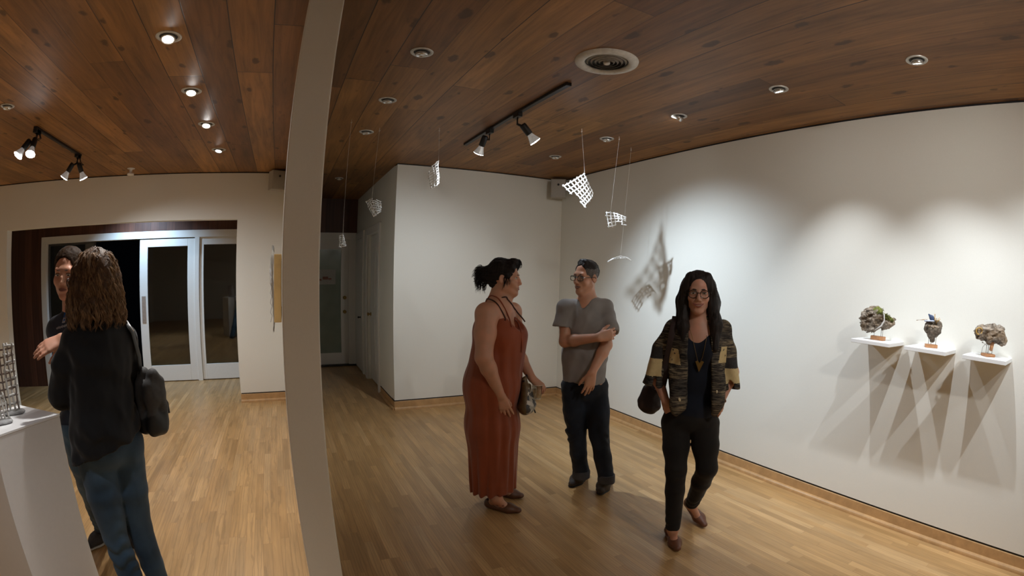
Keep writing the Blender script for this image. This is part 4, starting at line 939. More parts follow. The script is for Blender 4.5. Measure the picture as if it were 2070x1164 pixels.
# ------------------------------------------------------------------ woman in the rust coloured dress
def person_dress():
    D = 3.34; J = lambda u, v, o=0.0: at(u, v, D+o); r, w = axes_at(1000, D)
    F = nrmz(r*math.cos(0.42)-w*math.sin(0.42)); R = V3(F[1], -F[0], 0); M = np.stack([R, F, UP()], 1)
    base = np.array([1.395, 3.02, 0.0])
    P = thing('person', base, 'woman in a long rust sleeveless dress, dark hair pinned up, seen from the side', 'person')
    sk = skin_mat('warm_skin', (0.52,0.275,0.17)); s = SDF()
    h = Head(J(1022,561), nrmz(r*1.0-w*0.20-UP(0.05)), (0,0,1)); add_head(s, h, True, 1.0, 0.001, 1.06)
    chest = J(1004,672); neck = J(1008,613)
    s.chain([neck, h(0,-0.03,-0.045)], [0.066,0.054], 0.03); s.cap(h(0,0.03,-0.09), neck+F*0.03, 0.032, 0.05, 0.03)
    sr, sl = J(983,634,-0.135), J(1036,630,0.15)
    s.cap(sr, sl, 0.066, 0.062, 0.05); s.cap(neck-UP(0.01), (sr+sl)/2-F*0.01, 0.07, 0.09, 0.05)
    s.ell(chest-F*0.012, (0.165,0.130,0.165), M, k=0.04); s.ell(J(1000,725), (0.165,0.140,0.15), M, k=0.05); s.ell(J(995,778), (0.195,0.160,0.16), M, k=0.05)
    for x in (-1, 1): s.ell(J(1006,676)+F*0.070+R*x*0.070, (0.066,0.064,0.070), M, k=0.035)
    er, wr = J(978,722,-0.23), J(1012,800,-0.19); el, wl = J(1046,712,0.17), J(1075,764,0.06)
    add_arm(s, sr, er, wr, (0.070,0.053,0.049,0.030), 0.025); add_arm(s, sl, el, wl, (0.060,0.045,0.042,0.028))
    hd = nrmz(J(1028,846,-0.16)-wr); hn = nrmz(w*0.95-r*0.05); add_hand(s, wr, hd, hn, 1, (0.10,0.13,0.17,0.22), 0.97, 0.16, (0.28,0.30), 1.05)
    cup = J(1086,793,0.02)
    hd2 = nrmz(J(1092,779,0.03)-wl); n2 = nrmz(UP(-1.0)+r*0.35); tips = add_hand(s, wl, hd2, n2, 1, (0.62,0.66,0.66,0.6), 0.92, 0.12, (0.35,0.85), 0.98)
    hipr, hipl = J(985,790,-0.09), J(1003,790,0.09); kr, kl = J(998,885,-0.07), J(1006,880,0.07)
    ar, al = J(1003,1004,-0.115), J(1014,980,0.085)
    add_leg(s, hipr, kr, ar, (0.080,0.050,0.052,0.037)); add_leg(s, hipl, kl, al, (0.080,0.050,0.052,0.036))
    heelr, toer = onz(988,1026,0.0), onz(1050,1038,0.0); heell, toel = onz(1000,998,0.0), onz(1055,1008,0.0)
    add_foot(s, ar, heelr, toer); add_foot(s, al, heell, toel)
    skin('body', s, sk, P, 0.0065, [head_box(h), (wr-0.05+hd*0.08, wr+0.05+hd*0.08, 0.0045)], 1, None, base)
    # dress
    g = SDF(); k = 0.06
    g.ell(chest-F*0.012, (0.178,0.143,0.172), M, k=k); g.ell(J(1000,725), (0.185,0.160,0.16), M, k=k)
    g.ell(J(1006,676)+F*0.085, (0.155,0.082,0.092), M, k=0.07); g.cap(J(1006,680)+F*0.085-R*0.05, J(999,770)+F*0.075, 0.092, 0.092, 0.06, (R, 1.5))
    g.ell(J(994,780), (0.212,0.174,0.17), M, k=k)
    c0, c1, c2 = J(994,770), J(995,860), J(997,985)
    g.chain([c0, c1, c2], [0.170,0.170,0.156], 0.06, (R, 1.14))
    g.cut(J(1030,640), nrmz(UP(1)+F*0.05), 0.006)
    g.sub_ell(chest+F*0.165+UP(0.128), (0.070,0.11,0.105), M, k=0.012)
    for sh, sd in ((sr, 1), (sl, -1)): g.sub_cap(sh+R*sd*0.03+F*0.035+UP(0.10), sh+R*sd*0.035+F*0.035-UP(0.03), 0.078, 0.070, k=0.012)
    g.cut(c2, nrmz(UP(-1)+r*0.05), 0.004)
    zc = chest[2]
    def folds(x, y, z):
        a = np.arctan2((x-c1[0])*R[0]+(y-c1[1])*R[1], (x-c1[0])*F[0]+(y-c1[1])*F[1]); t = np.clip((zc-z)/1.0, 0, 1)
        return -(0.002+0.005*t)*(np.abs(np.sin(a*5.5+1.2*np.sin(z*2.6)+a*a*0.7))*1.6-0.8+0.5*np.sin(a*17-z*4))*np.clip((zc+0.02-z)/0.12, 0, 1)+0.003*vnoise(x*22, y*22, z*9, 5)
    g.disp(folds)
    md = cloth_mat('rust_dress_fabric', (0.245,0.052,0.016), 700, 0.08, 0.62, 0.25, None, 4.0)
    dr = skin('dress', g, md, P, 0.0065, (), 1, None, base); 
    seam = [hit(g, u, v, D, 0.002) for u, v in ((1042,645),(1049,655),(1053,668),(1055,690),(1054,712))]
    b = bmesh.new(); tube(b, [p-base for p in seam], 0.004, 6); link('placket', b, md, dr, True)
    body_all = SDF(); body_all.ops = s.ops
    cs = (s, g)
    for nm, px, col in (('shoulder_strap', [(1000,599),(1008,604),(1016,615),(1024,630),(1031,648), (1034,660)], md), ('shoulder_strap', [(986,604),(996,607),(1005,614),(1014,628),(1021,642),(1021,647)], None), ('shoulder_strap', [(1027,606),(1034,614),(1045,630),(1056,643),(1061,650)], None)):
        pts = [hit(cs, u, v, D, 0.002) for u, v in px]; p0 = pts[0]; pts = [snap(s, p0-F*0.085-UP(0.05)+w*0.01, 0.002), snap(s, p0-F*0.04+w*0.012, 0.002)]+pts
        b = bmesh.new(); tube(b, smooth_pts([p-base for p in pts]), 0.0048, 7); link(nm, b, col or mat('dark_strap', (0.045,0.014,0.008), 0.7), dr, True)
    # face
    eyes(P, base, h, (0.0,1,-0.05)); lips(P, base, h, mat('rose_lips', (0.34,0.115,0.09), 0.4), 0.003, 0.021, 0.0, 0.0925)
    p0 = hit(s, 1045, 644, D, 0.0); b = bmesh.new(); bmesh.ops.create_icosphere(b, subdivisions=2, radius=0.006, matrix=Matrix.Translation(Vector(p0-base)) @ Matrix.Diagonal((1,1,1.2,1))); link('pendant', b, mat('dark_pendant', (0.06,0.03,0.012), 0.4), P, True)
    # hair: pinned up, with a loose bun and curls
    mh = hair_mat('black_brown_hair', (0.0045,0.0035,0.0035), (0.016,0.011,0.009)); q = SDF()
    q.ell(h(0,-0.028,0.042), (0.083,0.098,0.088), h.M); q.cap(h(-0.03,0.048,0.098), h(0.03,0.05,0.10), 0.030, None, 0.03); q.cap(h(0.045,0.050,0.080), h(0.066,0.020,0.010), 0.026, 0.018, 0.025); q.cap(h(-0.045,0.050,0.080), h(-0.066,0.020,0.010), 0.026, 0.018, 0.025)
    q.ell(h(0,-0.088,0.0), (0.06,0.045,0.05), h.M, k=0.03); q.ell(h(0,-0.150,0.012), (0.055,0.052,0.050), h.M, k=0.035); q.cap(h(0.02,-0.065,-0.045), h(-0.02,-0.065,-0.045), 0.032, None, 0.03)
    q.sub_ell(h(0,0.085,-0.005), (0.058,0.06,0.080), h.M, k=0.015); q.sub_ell(h(0,0.03,-0.07), (0.11,0.06,0.06), h.M, k=0.012); q.sub_ell(h(0.085,0.0,-0.02), (0.02,0.025,0.036), h.M, k=0.01); q.sub_ell(h(-0.085,0.0,-0.02), (0.02,0.025,0.036), h.M, k=0.01)
    
    def ridges(x, y, z):
        L = h.inv(np.stack([x, y, z], 1)); a = np.arctan2(L[:, 2]-0.0, L[:, 0]); return 0.0045*vnoise(a*11+L[:, 1]*9, L[:, 1]*14, 0*a, 33)+0.003*vnoise(a*26+L[:, 1]*14, L[:, 1]*22, 0*a, 34)+0.002*fbm(x*80, y*80, z*80, 31, 2)
    q.disp(ridges)
    hr = skin('hair', q, mh, P, 0.005, (), 1, None, base)
    rnd = random.Random(3); pl = []
    for _ in range(44):
        a, e = rnd.uniform(0, 6.28), rnd.uniform(-1, 1); d = V3(math.cos(a), -0.45-0.5*rnd.random(), e*0.9)
        pl += lock(h(0.045*math.cos(a), -0.160, 0.012+0.042*e), h.M@d, rnd.uniform(0.05,0.11), rnd, rnd.uniform(0.008,0.014), rnd.uniform(0.8,1.7), 18, 1.6, 9, 0.0055)
    for _ in range(16): pl += lock(h(rnd.uniform(-0.05,0.05), -0.10-0.05*rnd.random(), -0.03), h.M@V3(rnd.uniform(-0.4,0.4), -0.9, -0.5), rnd.uniform(0.06,0.11), rnd, 0.012, 1.4, 18, 1.2, 8, 0.005)
    for _ in range(22): pl += lock(h(rnd.uniform(-0.04,0.055), 0.045+0.03*rnd.random(), 0.112+0.015*rnd.random()), h.M@V3(rnd.uniform(-0.5,0.7), 0.8, 0.25), rnd.uniform(0.045,0.075), rnd, 0.012, 1.3, 16, 2.2, 9, 0.005)
    for k in range(5): pl += lock(h(0.067, 0.034-0.006*k, 0.03), h.M@V3(0.18,0.12-0.05*k,-1), 0.085+0.008*k, rnd, 0.006, 1.2, 16, 0.1, 7, 0.004)
    b = bmesh.new(); strands(b, [[p-base for p in x] for x in pl], 0.0009, 4); link('loose_curl', b, mh, hr, True)['kind'] = 'stuff'
    # brown ballet flats
    ms = mat('brown_leather_flat', (0.105,0.042,0.020), 0.42, var=0.2, scale=30, bump=0.1)
    for he, to, an in ((heelr, toer, ar), (heell, toel, al)):
        q, d, up = shoe_sdf(he, to, 0.0385); q.sub_ell(he+d*0.36+up*0.070, (0.052,0.052,0.042), k=0.006); q.sub_cap(he+d*0.12+up*0.09, an+up*0.05, 0.034, 0.034, k=0.004); q.cut(he-up*0.0, -up, 0.001)
        skin('ballet_flat', q, ms, P, 0.0045, (), 1, None, base)
    tat = hit(s, 1017, 1023, D-0.12, 0.0012)
    for k in range(5):
        a = k*1.25; b = bmesh.new(); tube(b, [tat+UP(0.002*k)-base, tat+r*0.012*math.cos(a)-w*0.003+UP(0.012*math.sin(a))-base], 0.0015, 5); link('ankle_tattoo', b, mat('tattoo_red_brown', (0.16,0.035,0.025), 0.6), P)
    # clear cup held from above
    t = thing('plastic_cup', cup-UP(0.045), 'clear plastic cup held by its rim in the hand of the woman in rust', 'cup')
    b = bmesh.new(); lathe(b, [(0.0,0.0),(0.026,0.0),(0.027,0.004),(0.0315,0.05),(0.037,0.098),(0.0385,0.099),(0.036,0.098),(0.0305,0.05),(0.0255,0.006),(0.0,0.005)], sides=28, cap0=False, cap1=False); link('cup_wall', fixn(b), glass_mat('clear_cup_plastic', (0.86,0.86,0.83), 0.16, rough=0.08), t, True)
    b = bmesh.new(); tube(b, [(0.0383*math.cos(a),0.0383*math.sin(a),0.0985) for a in np.linspace(0, 2*PI, 29)[:-1]], 0.0014, 6, closed=True); link('cup_rim', b, mat('milky_rim', (0.62,0.60,0.55), 0.3), t, True)
    # shoulder bag hanging in front of her
    bc = J(1066,800,-0.02); t = thing('handbag', bc, 'slouchy olive brown bag with a patterned front, hanging beside the rust dress', 'bag')
    q = SDF(); ax = np.stack([nrmz(r*0.9-w*0.3), nrmz(w*0.9+r*0.3), UP()], 1)
    q.ell(UP(-0.075), (0.052,0.10,0.05), ax, k=0.03); q.cap(UP(-0.07)-r*0.012, UP(0.115)-r*0.02, 0.048, 0.022, 0.03, (ax[:, 0], 0.85)); q.cap(UP(-0.06)-ax[:, 1]*0.05, UP(0.06)-ax[:, 1]*0.035, 0.04, 0.02, 0.03); q.cap(UP(-0.06)+ax[:, 1]*0.05, UP(0.06)+ax[:, 1]*0.035, 0.04, 0.02, 0.03)
    q.disp(lambda x, y, z: 0.004*fbm(x*25, y*25, z*18, 41, 2))
    tb = NT('olive_brown_leather'); n1 = tb.n('TexNoise', Vector=tb.coord(), Scale=30.0).outputs[0]; tb.P(Base__Color=tb.ramp(n1, [(0.3,(0.085,0.050,0.018)),(0.7,(0.13,0.082,0.032))]), Roughness=0.5)
    tp = NT('black_and_cream_print'); vo = tp.n('TexVoronoi', Vector=tp.coord(), Scale=38.0).outputs[1]; tp.P(Base__Color=tp.ramp(tp.n('SeparateColor', Color=vo).outputs[0], [(0.0,(0.05,0.05,0.05)),(0.45,(0.34,0.31,0.25)),(0.7,(0.55,0.50,0.42))], 'CONSTANT'), Roughness=0.6)
    skin('bag_body', q, [tb.m, tp.m], t, 0.006, (), 1, lambda C: ((C@ax[:, 0]) > 0.018) & (C[:, 2] < 0.09))
    b = bmesh.new(); pk = wl+(el-wl)*0.35-UP(0.035)-bc; tube(b, [UP(0.105)-r*0.02-ax[:, 1]*0.03, pk*0.6+UP(0.05)-ax[:, 1]*0.012, pk+r*0.0, pk*0.6+UP(0.05)+ax[:, 1]*0.012, UP(0.105)-r*0.02+ax[:, 1]*0.03], 0.007, 8); link('strap', b, M_track, t, True)
    b = bmesh.new(); tube(b, [UP(-0.09)+ax[:, 0]*0.05, UP(-0.11)+ax[:, 0]*0.06-ax[:, 1]*0.01], 0.005, 6); link('zip_pull', b, M_track, t, True)
person_dress()
# ------------------------------------------------------------------ man in the grey t-shirt
def person_grey():
    D = 3.60; J = lambda u, v, o=0.0: at(u, v, D+o); r, w = axes_at(1182, D)
    F = nrmz(-w*math.cos(0.30)-r*math.sin(0.30)); R = V3(F[1], -F[0], 0); M = np.stack([R, F, UP()], 1)
    base = np.array([2.03, 2.99, 0.0])
    P = thing('person', base, 'man with glasses in a grey v-neck t-shirt and dark jeans, holding his own arm', 'person')
    sk = skin_mat('tanned_skin', (0.52,0.28,0.175)); s = SDF()
    h = Head(J(1184,560), nrmz(-w*math.cos(0.70)-r*math.sin(0.70)-UP(0.06)), (0,0,1), 0.02); add_head(s, h, False, 0.97, 0.0, 0.90)
    neck = J(1187,612,0.01); s.chain([neck, h(0,-0.028,-0.05)], [0.051,0.047], 0.015); s.cap(h(0,-0.005,-0.080), neck+F*0.015, 0.024, 0.038, 0.015)
    sr, sl = J(1143,624,-0.03), J(1224,622,0.03); chest = J(1182,660)
    s.cap(sr+r*0.02, sl-r*0.02, 0.045, 0.045, 0.05); s.cap(neck, chest+UP(0.05), 0.065, 0.09, 0.06); s.ell(chest, (0.145,0.10,0.15), M, k=0.04); s.ell(J(1180,715), (0.135,0.095,0.15), M, k=0.05); s.ell(J(1180,775), (0.15,0.10,0.12), M, k=0.05)
    er, wr = J(1142,690,-0.09), J(1209,682,-0.245); el, wl = J(1226,697,-0.10), J(1197,752,-0.20)
    add_arm(s, sr, er, wr, (0.043,0.039,0.040,0.027)); add_arm(s, sl, el, wl, (0.043,0.039,0.040,0.027))
    hd = nrmz(J(1236,676,-0.225)-wr); tips = add_hand(s, wr, hd, nrmz(w+r*0.1), 1, (0.55,0.62,0.66,0.70), 0.98, 0.10, (0.55,0.35))
    hd2 = nrmz(J(1188,802,-0.21)-wl); add_hand(s, wl, hd2, nrmz(w*0.9-r*0.4), -1, (0.22,0.18,0.24,0.32), 1.0, 0.14, (0.5,0.35))
    hr_, hl_ = J(1160,785,0.0), J(1203,785,0.02); kr, kl = J(1165,872,-0.03), J(1211,878,-0.06); ar, al = J(1175,950,0.02), J(1226,958,-0.06)
    add_leg(s, hr_, kr, ar); add_leg(s, hl_, kl, al)
    heelr, toer = onz(1182,962,0), onz(1155,985,0); heell, toel = onz(1228,972,0), onz(1213,1000,0)
    add_foot(s, ar, heelr, toer); add_foot(s, al, heell, toel)
    skin('body', s, sk, P, 0.0065, [head_box(h), (wr-0.03, wr+hd*0.17+0.03, 0.0045), (wl-0.04+hd2*0.04, wl+hd2*0.16+0.04, 0.0045)], 1, None, base)
    # t-shirt
    g = SDF(); k = 0.05; chest_f = chest+F*0.01
    g.cap(sr, sl, 0.057, 0.057, 0.04); g.cap(neck-UP(0.035), chest, 0.085, 0.11, 0.06); g.ell(chest, (0.160,0.118,0.16), M, k=k); g.ell(J(1180,712), (0.156,0.117,0.15), M, k=k)
    g.chain([J(1180,715), J(1179,790)], [0.118,0.122], 0.04, (R, 1.30))
    eR, eL = sr+(er-sr)*0.64, sl+(el-sl)*0.66
    g.sleeve(sr, sr+(er-sr)*0.58-r*0.022, 0.057, 0.066, 0.057, 0.025); g.sleeve(sl, sl+(el-sl)*0.66+r*0.020, 0.057, 0.068, 0.058, 0.025)
    g.cut(J(1180,769), UP(-1), 0.004)
    for e, a in ((eR, er-sr), (eL, el-sl)):
        n = nrmz(a); pass
    g.sub_cap(neck+UP(0.03)+F*0.0, neck+UP(0.10), 0.064, 0.075, k=0.006); g.sub_cap(neck+F*0.055+UP(0.02), neck+F*0.13-UP(0.045), 0.046, 0.008, k=0.006)
    fx = J(1223,690,-0.12)
    def folds(x, y, z):
        a = (x-chest[0])*R[0]+(y-chest[1])*R[1]; q = np.sqrt((x-fx[0])**2+(y-fx[1])**2+(z-fx[2])**2)
        return 0.010*np.clip(np.sin(a*24+z*9+3*vnoise(x*5, y*5, z*3, 2)), 0.3, 1)-0.006+0.0065*np.sin(q*70+2*vnoise(x*9, y*9, z*9, 3))*np.exp(-(q/0.17)**2)+0.005*fbm(x*13+z*5, y*13, z*7, 11, 2)+0.003*np.sin(a*55+z*20)*np.clip((chest[2]-z)/0.2, 0, 1)
    g.disp(folds)
    skin('t_shirt', g, cloth_mat('heather_grey_jersey', (0.225,0.21,0.20), 500, 0.07, 0.9, 0.2), P, 0.0065, (), 1, None, base)
    vn = [hit(g, u, v, D, 0.0005) for u, v in ((1166,604),(1170,609),(1176,614),(1182,619),(1189,614),(1196,608),(1203,602))]
    b = bmesh.new(); tube(b, [p-base for p in vn], 0.0035, 6); link('collar_rib', b, mat('grey_rib', (0.17,0.155,0.145), 0.9), P, True)
    # jeans with turned-up cuffs
    mj = cloth_mat('dark_indigo_denim', (0.0085,0.012,0.020), 800, 0.25, 0.8, 0.1, (0.016,0.024,0.040), 5.0); g = SDF()
    g.ell(J(1180,782), (0.160,0.113,0.12), M, k=0.03)
    for hp, kn, an in ((hr_, kr, ar), (hl_, kl, al)):
        e = an-UP(0.03); g.chain([hp+UP(0.02), (hp+kn)/2, kn, (kn+e)/2, e], [0.098,0.086,0.071,0.064,0.061], 0.02)
    g.cut(J(1180,757), UP(1), 0.004)
    g.disp(lambda x, y, z: 0.007*np.sin(z*95+5*vnoise(x*14, y*14, z*4, 6))*np.clip(vnoise(x*9, y*9, z*6, 8)+0.3, 0, 1)*(np.exp(-((z-0.47)/0.10)**2)+np.exp(-((z-0.16)/0.12)**2)+0.25)+0.006*fbm(x*14, y*14, z*10, 4, 2))
    for an, e2 in ((ar, ar-UP(0.03)), (al, al-UP(0.03))): g.cut(np.minimum(ar, al)-UP(0.065), UP(-1), 0.004)
    jn = skin('jeans', g, mj, P, 0.0065, (), 1, None, base)
    for an in (ar, al):
        q = SDF(); q.cap(an-UP(0.012), an-UP(0.052), 0.066, 0.067, 0.0); q.sub_cap(an+UP(0.1), an-UP(0.2), 0.055, 0.055, k=0.002); q.cut(an+UP(0.004), UP(1), 0.003); q.cut(an-UP(0.062), UP(-1), 0.003); q.disp(lambda x, y, z: 0.004*vnoise(x*20, y*20, z*12, 5))
        skin('turned_up_cuff', q, mat('pale_denim_inside', (0.060,0.060,0.066), 0.9), jn, 0.005, (), 1, None, base)
    ms = mat('grey_suede_shoe', (0.060,0.047,0.038), 0.8, var=0.25, scale=50); mso = mat('dark_sole', (0.016,0.015,0.014), 0.7)
    for he, to, an in ((heelr, toer, ar), (heell, toel, al)):
        q, d, up = shoe_sdf(he, to, 0.044, 0.9, 0.03, an); q.cut(he+up*0.010, -up, 0.002); q.cut(an-up*0.035, up, 0.004); sh = skin('shoe', q, ms, P, 0.005, (), 1, None, base)
        q = SDF(); q.chain([he+d*0.04+up*0.008, he+d*0.66+up*0.008, to-d*0.05+up*0.008], [0.044,0.053,0.033], 0.01, (up, 0.2)); q.cut(he, -up, 0.001); skin('sole', q, mso, sh, 0.005, (), 1, None, base)
    # hair: short, dark on top, grey at the sides
    q = SDF(); q.ell(h(0,-0.020,0.040), (0.0765,0.096,0.083), h.M); q.cap(h(-0.022,0.025,0.110), h(0.022,0.025,0.110), 0.016, None, 0.03); q.sub_ell(h(0,0.100,0.01), (0.080,0.060,0.098), h.M, k=0.008); q.sub_ell(h(0,0.03,-0.09), (0.11,0.085,0.085), h.M, k=0.008)
    for x in (-1, 1): q.sub_ell(h(x*0.086,0.0,-0.015), (0.02,0.03,0.036), h.M, k=0.008)
    q.disp(lambda x, y, z: 0.004*fbm(x*90, y*90, z*60, 51, 2))
    mt = hair_mat('short_dark_hair', (0.010,0.008,0.007), (0.030,0.024,0.020)); mg = hair_mat('greying_temples', (0.055,0.046,0.040), (0.15,0.135,0.125), (200,200,90))
    skin('hair', q, [mt, mg], P, 0.004, (), 1, lambda C: (h.inv(C)[:, 2] < 0.060+0.006*vnoise(C[:, 0]*60, C[:, 1]*60, C[:, 2]*60, 3)) & (h.inv(C)[:, 1] > -0.05), base)
    eyes(P, base, h, (-0.1,1,-0.05), M_brow, 0.0066, 0.0032); lips(P, base, h, mat('pale_brown_lips', (0.24,0.10,0.075), 0.5), 0.004, 0.027, 0.003); glasses(P, base, h, 0.0245, 0.0165, 0.096, -0.004, 0.0024, 4.0, 0.98)
    tb = SDF(); tb.chain([h(-0.046,0.028,-0.075), h(-0.018,0.070,-0.103), h(0.018,0.070,-0.103), h(0.046,0.028,-0.075)], [0.008,0.0165,0.0165,0.008], 0.01)
person_grey()
# ------------------------------------------------------------------ walking woman in the patterned jacket
def person_jacket():
    D = 2.97; J = lambda u, v, o=0.0: at(u, v, D+o); r, w = axes_at(1410, D)
    F = -w; R = -r; M = np.stack([R, F, UP()], 1)       # she faces the camera; her right is on the left of the picture
    base = np.array([2.17, 2.03, 0.0])
    P = thing('person', base, 'woman with long dark hair and glasses in a patterned jacket, walking towards the camera', 'person')
    sk = skin_mat('light_olive_skin', (0.50,0.27,0.185)); s = SDF()
    h = Head(J(1412,591,-0.03), nrmz(-w+r*0.02-UP(0.04)), (0,0,1), -0.02); add_head(s, h, True, 0.95, 0.004, 0.95)
    neck = J(1411,648); s.chain([neck, h(0,-0.028,-0.05)], [0.052,0.047], 0.02); s.cap(h(0,0.0,-0.08), neck+F*0.015, 0.026, 0.040, 0.02)
    sr, sl = J(1361,664), J(1459,666); chest = J(1411,700)
    s.cap(sr, sl, 0.046, 0.046, 0.05); s.cap(neck, chest+UP(0.05), 0.05, 0.085, 0.06); s.ell(chest, (0.125,0.090,0.14), M, k=0.04)
    for x in (-1, 1): s.ell(chest+F*0.06+R*0.06*x-UP(0.02), (0.055,0.05,0.055), M, k=0.03)
    s.ell(J(1410,760), (0.115,0.088,0.14), M, k=0.05); s.ell(J(1395,835), (0.145,0.10,0.12), M, k=0.05)
    er, wr = J(1324,752,0.06), J(1346,812,-0.06); el, wl = J(1481,752,0.06), J(1456,812,-0.06)
    add_arm(s, sr, er, wr, (0.042,0.036,0.035,0.024)); add_arm(s, sl, el, wl, (0.042,0.036,0.035,0.024))
    for wr_, tgt, sd in ((wr, J(1366,850,-0.01), 1), (wl, J(1438,848,-0.01), -1)):
        add_hand(s, wr_, nrmz(tgt-wr_), nrmz(w+r*0.2*sd), -sd, (0.35,0.4,0.4,0.45), 0.92, 0.06, (0.35,0.3), 0.95)
    hr_, hl_ = J(1365,862,0.0), J(1424,862,0.0); kr, kl = J(1367,948,-0.10), J(1429,945,-0.07); ar, al = J(1360,1066,-0.10), J(1398,1018,0.20)
    add_leg(s, hr_, kr, ar, (0.066,0.043,0.041,0.031)); add_leg(s, hl_, kl, al, (0.066,0.043,0.041,0.031))
    heelr, toer = onz(1352,1080,0.0), onz(1369,1116,0.0); heell, toel = onz(1388,1038,0.0)+UP(0.055), onz(1424,1068,0.0)
    add_foot(s, ar, heelr, toer, 0, 0.028); add_foot(s, al, heell, toel, 0, 0.028)
    skin('body', s, sk, P, 0.0065, [head_box(h)], 1, None, base)
    # navy top
    g = SDF(); g.ell(chest, (0.134,0.100,0.145), M, k=0.04); g.cap(sr+r*0.03, sl-r*0.03, 0.050, 0.050, 0.04)
    for x in (-1, 1): g.ell(chest+F*0.06+R*0.06*x-UP(0.02), (0.062,0.060,0.062), M, k=0.04)
    g.ell(J(1410,760), (0.126,0.100,0.15), M, k=0.05); g.ell(J(1400,825), (0.148,0.108,0.11), M, k=0.05)
    g.sub_ell(J(1410,652)+F*0.09, (0.075,0.13,0.105), M, k=0.01); g.cut(J(1400,850), UP(-1), 0.004); g.disp(lambda x, y, z: 0.004*fbm(x*16, y*16, z*10, 61, 2))
    skin('navy_top', g, cloth_mat('navy_jersey', (0.006,0.009,0.018), 600, 0.1, 0.85, 0.1), P, 0.006, (), 1, None, base)
    # trousers
    g = SDF(); g.ell(J(1395,842), (0.155,0.110,0.10), M, k=0.03)
    for hp, kn, an in ((hr_, kr, ar), (hl_, kl, al)):
        e = kn+(an-kn)*0.965; g.chain([hp+UP(0.02), hp+(kn-hp)*0.5, kn, kn+(an-kn)*0.35, e], [0.088,0.078,0.062,0.058,0.046], 0.02)
    g.cut(J(1395,812), UP(1), 0.004); g.cut(ar-UP(0.012)+V3(0,0,0), nrmz(UP(-1)), 0.004)
    g.disp(lambda x, y, z: 0.0035*np.sin(z*110+5*vnoise(x*14, y*14, z*5, 16))*np.clip(vnoise(x*9, y*9, z*6, 18)+0.35, 0, 1)*(np.exp(-((z-0.46)/0.10)**2)+np.exp(-((z-0.15)/0.12)**2)+0.25)+0.003*fbm(x*14, y*14, z*10, 14, 2))
    skin('trousers', g, cloth_mat('black_brown_trousers', (0.0095,0.0080,0.0070), 700, 0.2, 0.85, 0.08), P, 0.006, (), 1, None, base)
    # jacket: kimono sleeves, open front, two drooping front panels
    g = SDF(); k = 0.04
    g.ell(chest, (0.160,0.125,0.155), M, k=k); g.cap(sr, sl, 0.052, 0.052, 0.04); g.chain([J(1411,694), J(1408,760), J(1408,800)], [0.124,0.124,0.116], 0.03, (R, 1.36)); g.cap(neck-UP(0.01), chest, 0.068, 0.10, 0.05)
    cR, cL = J(1320,779,0.0), J(1473,787,0.0)
    mR, mL = J(1339,705,0.03), J(1467,708,0.03); g.cap(sr, mR, 0.050, 0.058, 0.03); g.cap(sl, mL, 0.050, 0.056, 0.03); g.sleeve(mR, cR, 0.058, 0.068, 0.058, 0.02); g.sleeve(mL, cL, 0.056, 0.066, 0.056, 0.02)
    for x, top_, tip in ((1, J(1374,760,-0.09), J(1369,838,-0.125)), (-1, J(1446,760,-0.09), J(1443,832,-0.125))):
        g.cap(top_, tip+UP(0.055), 0.066, 0.052, 0.03, (w, 0.45)); g.cap(tip+UP(0.05), tip, 0.045, 0.012, 0.03, (w, 0.5))
    g.sub_cap(J(1412,650)+F*0.13, J(1414,890)+F*0.13, 0.066, 0.072, k=0.006, fl=(F, 2.2)) ; g.sub_cap(neck+UP(0.02)+F*0.02, neck+UP(0.10), 0.052, 0.07, k=0.006)
    zc = J(1310,779)[2]
    def folds(x, y, z):
        a = (x-chest[0])*R[0]+(y-chest[1])*R[1]
        return 0.006*np.sin(a*60+3*vnoise(x*8, y*8, z*5, 71))*np.clip((chest[2]+0.05-z)/0.2, 0, 1)+0.005*fbm(x*14, y*14, z*9, 72, 2)
    g.disp(folds)
    t = NT('woven_ikat_jacket'); p = t.coord(); n1 = t.n('TexNoise', Vector=t.vmath('MULTIPLY', p, (16,16,170)), Scale=1.0, Detail=3.0, Roughness=0.7).outputs[0]; n2 = t.n('TexNoise', Vector=t.vmath('MULTIPLY', p, (3,3,22)), Scale=1.0, Detail=2.0).outputs[0]
    t.P(Base__Color=t.mix(t.ramp(n2, [(0.42,0.0),(0.6,0.8)]), t.ramp(n1, [(0.38,(0.012,0.011,0.010)),(0.50,(0.075,0.062,0.048)),(0.60,(0.22,0.18,0.115))]), t.ramp(n1, [(0.40,(0.009,0.009,0.010)),(0.62,(0.055,0.052,0.050))])), Roughness=0.9); t.b.inputs['Specular IOR Level'].default_value = 0.2; t.bump(n1, 0.5, 0.003); mj = t.m
    mc = mat('cream_patch', (0.52,0.41,0.21), 0.85, var=0.08, scale=60)
    mb = mat('charcoal_band', (0.020,0.018,0.018), 0.9, var=0.4, scale=90)
    zz = lambda v: J(1400, v)[2]
    zA0, zA1 = J(1320,757)[2], J(1320,723)[2]; zB0, zB1 = J(1478,772)[2], J(1478,742)[2]
    xA = (J(1338,740)-base)@R; xB = (J(1464,750)-base)@R; c0 = (J(1353,716)-base)@R; c1 = (J(1377,716)-base)@R; e0 = (J(1452,715)-base)@R; e1 = (J(1468,715)-base)@R
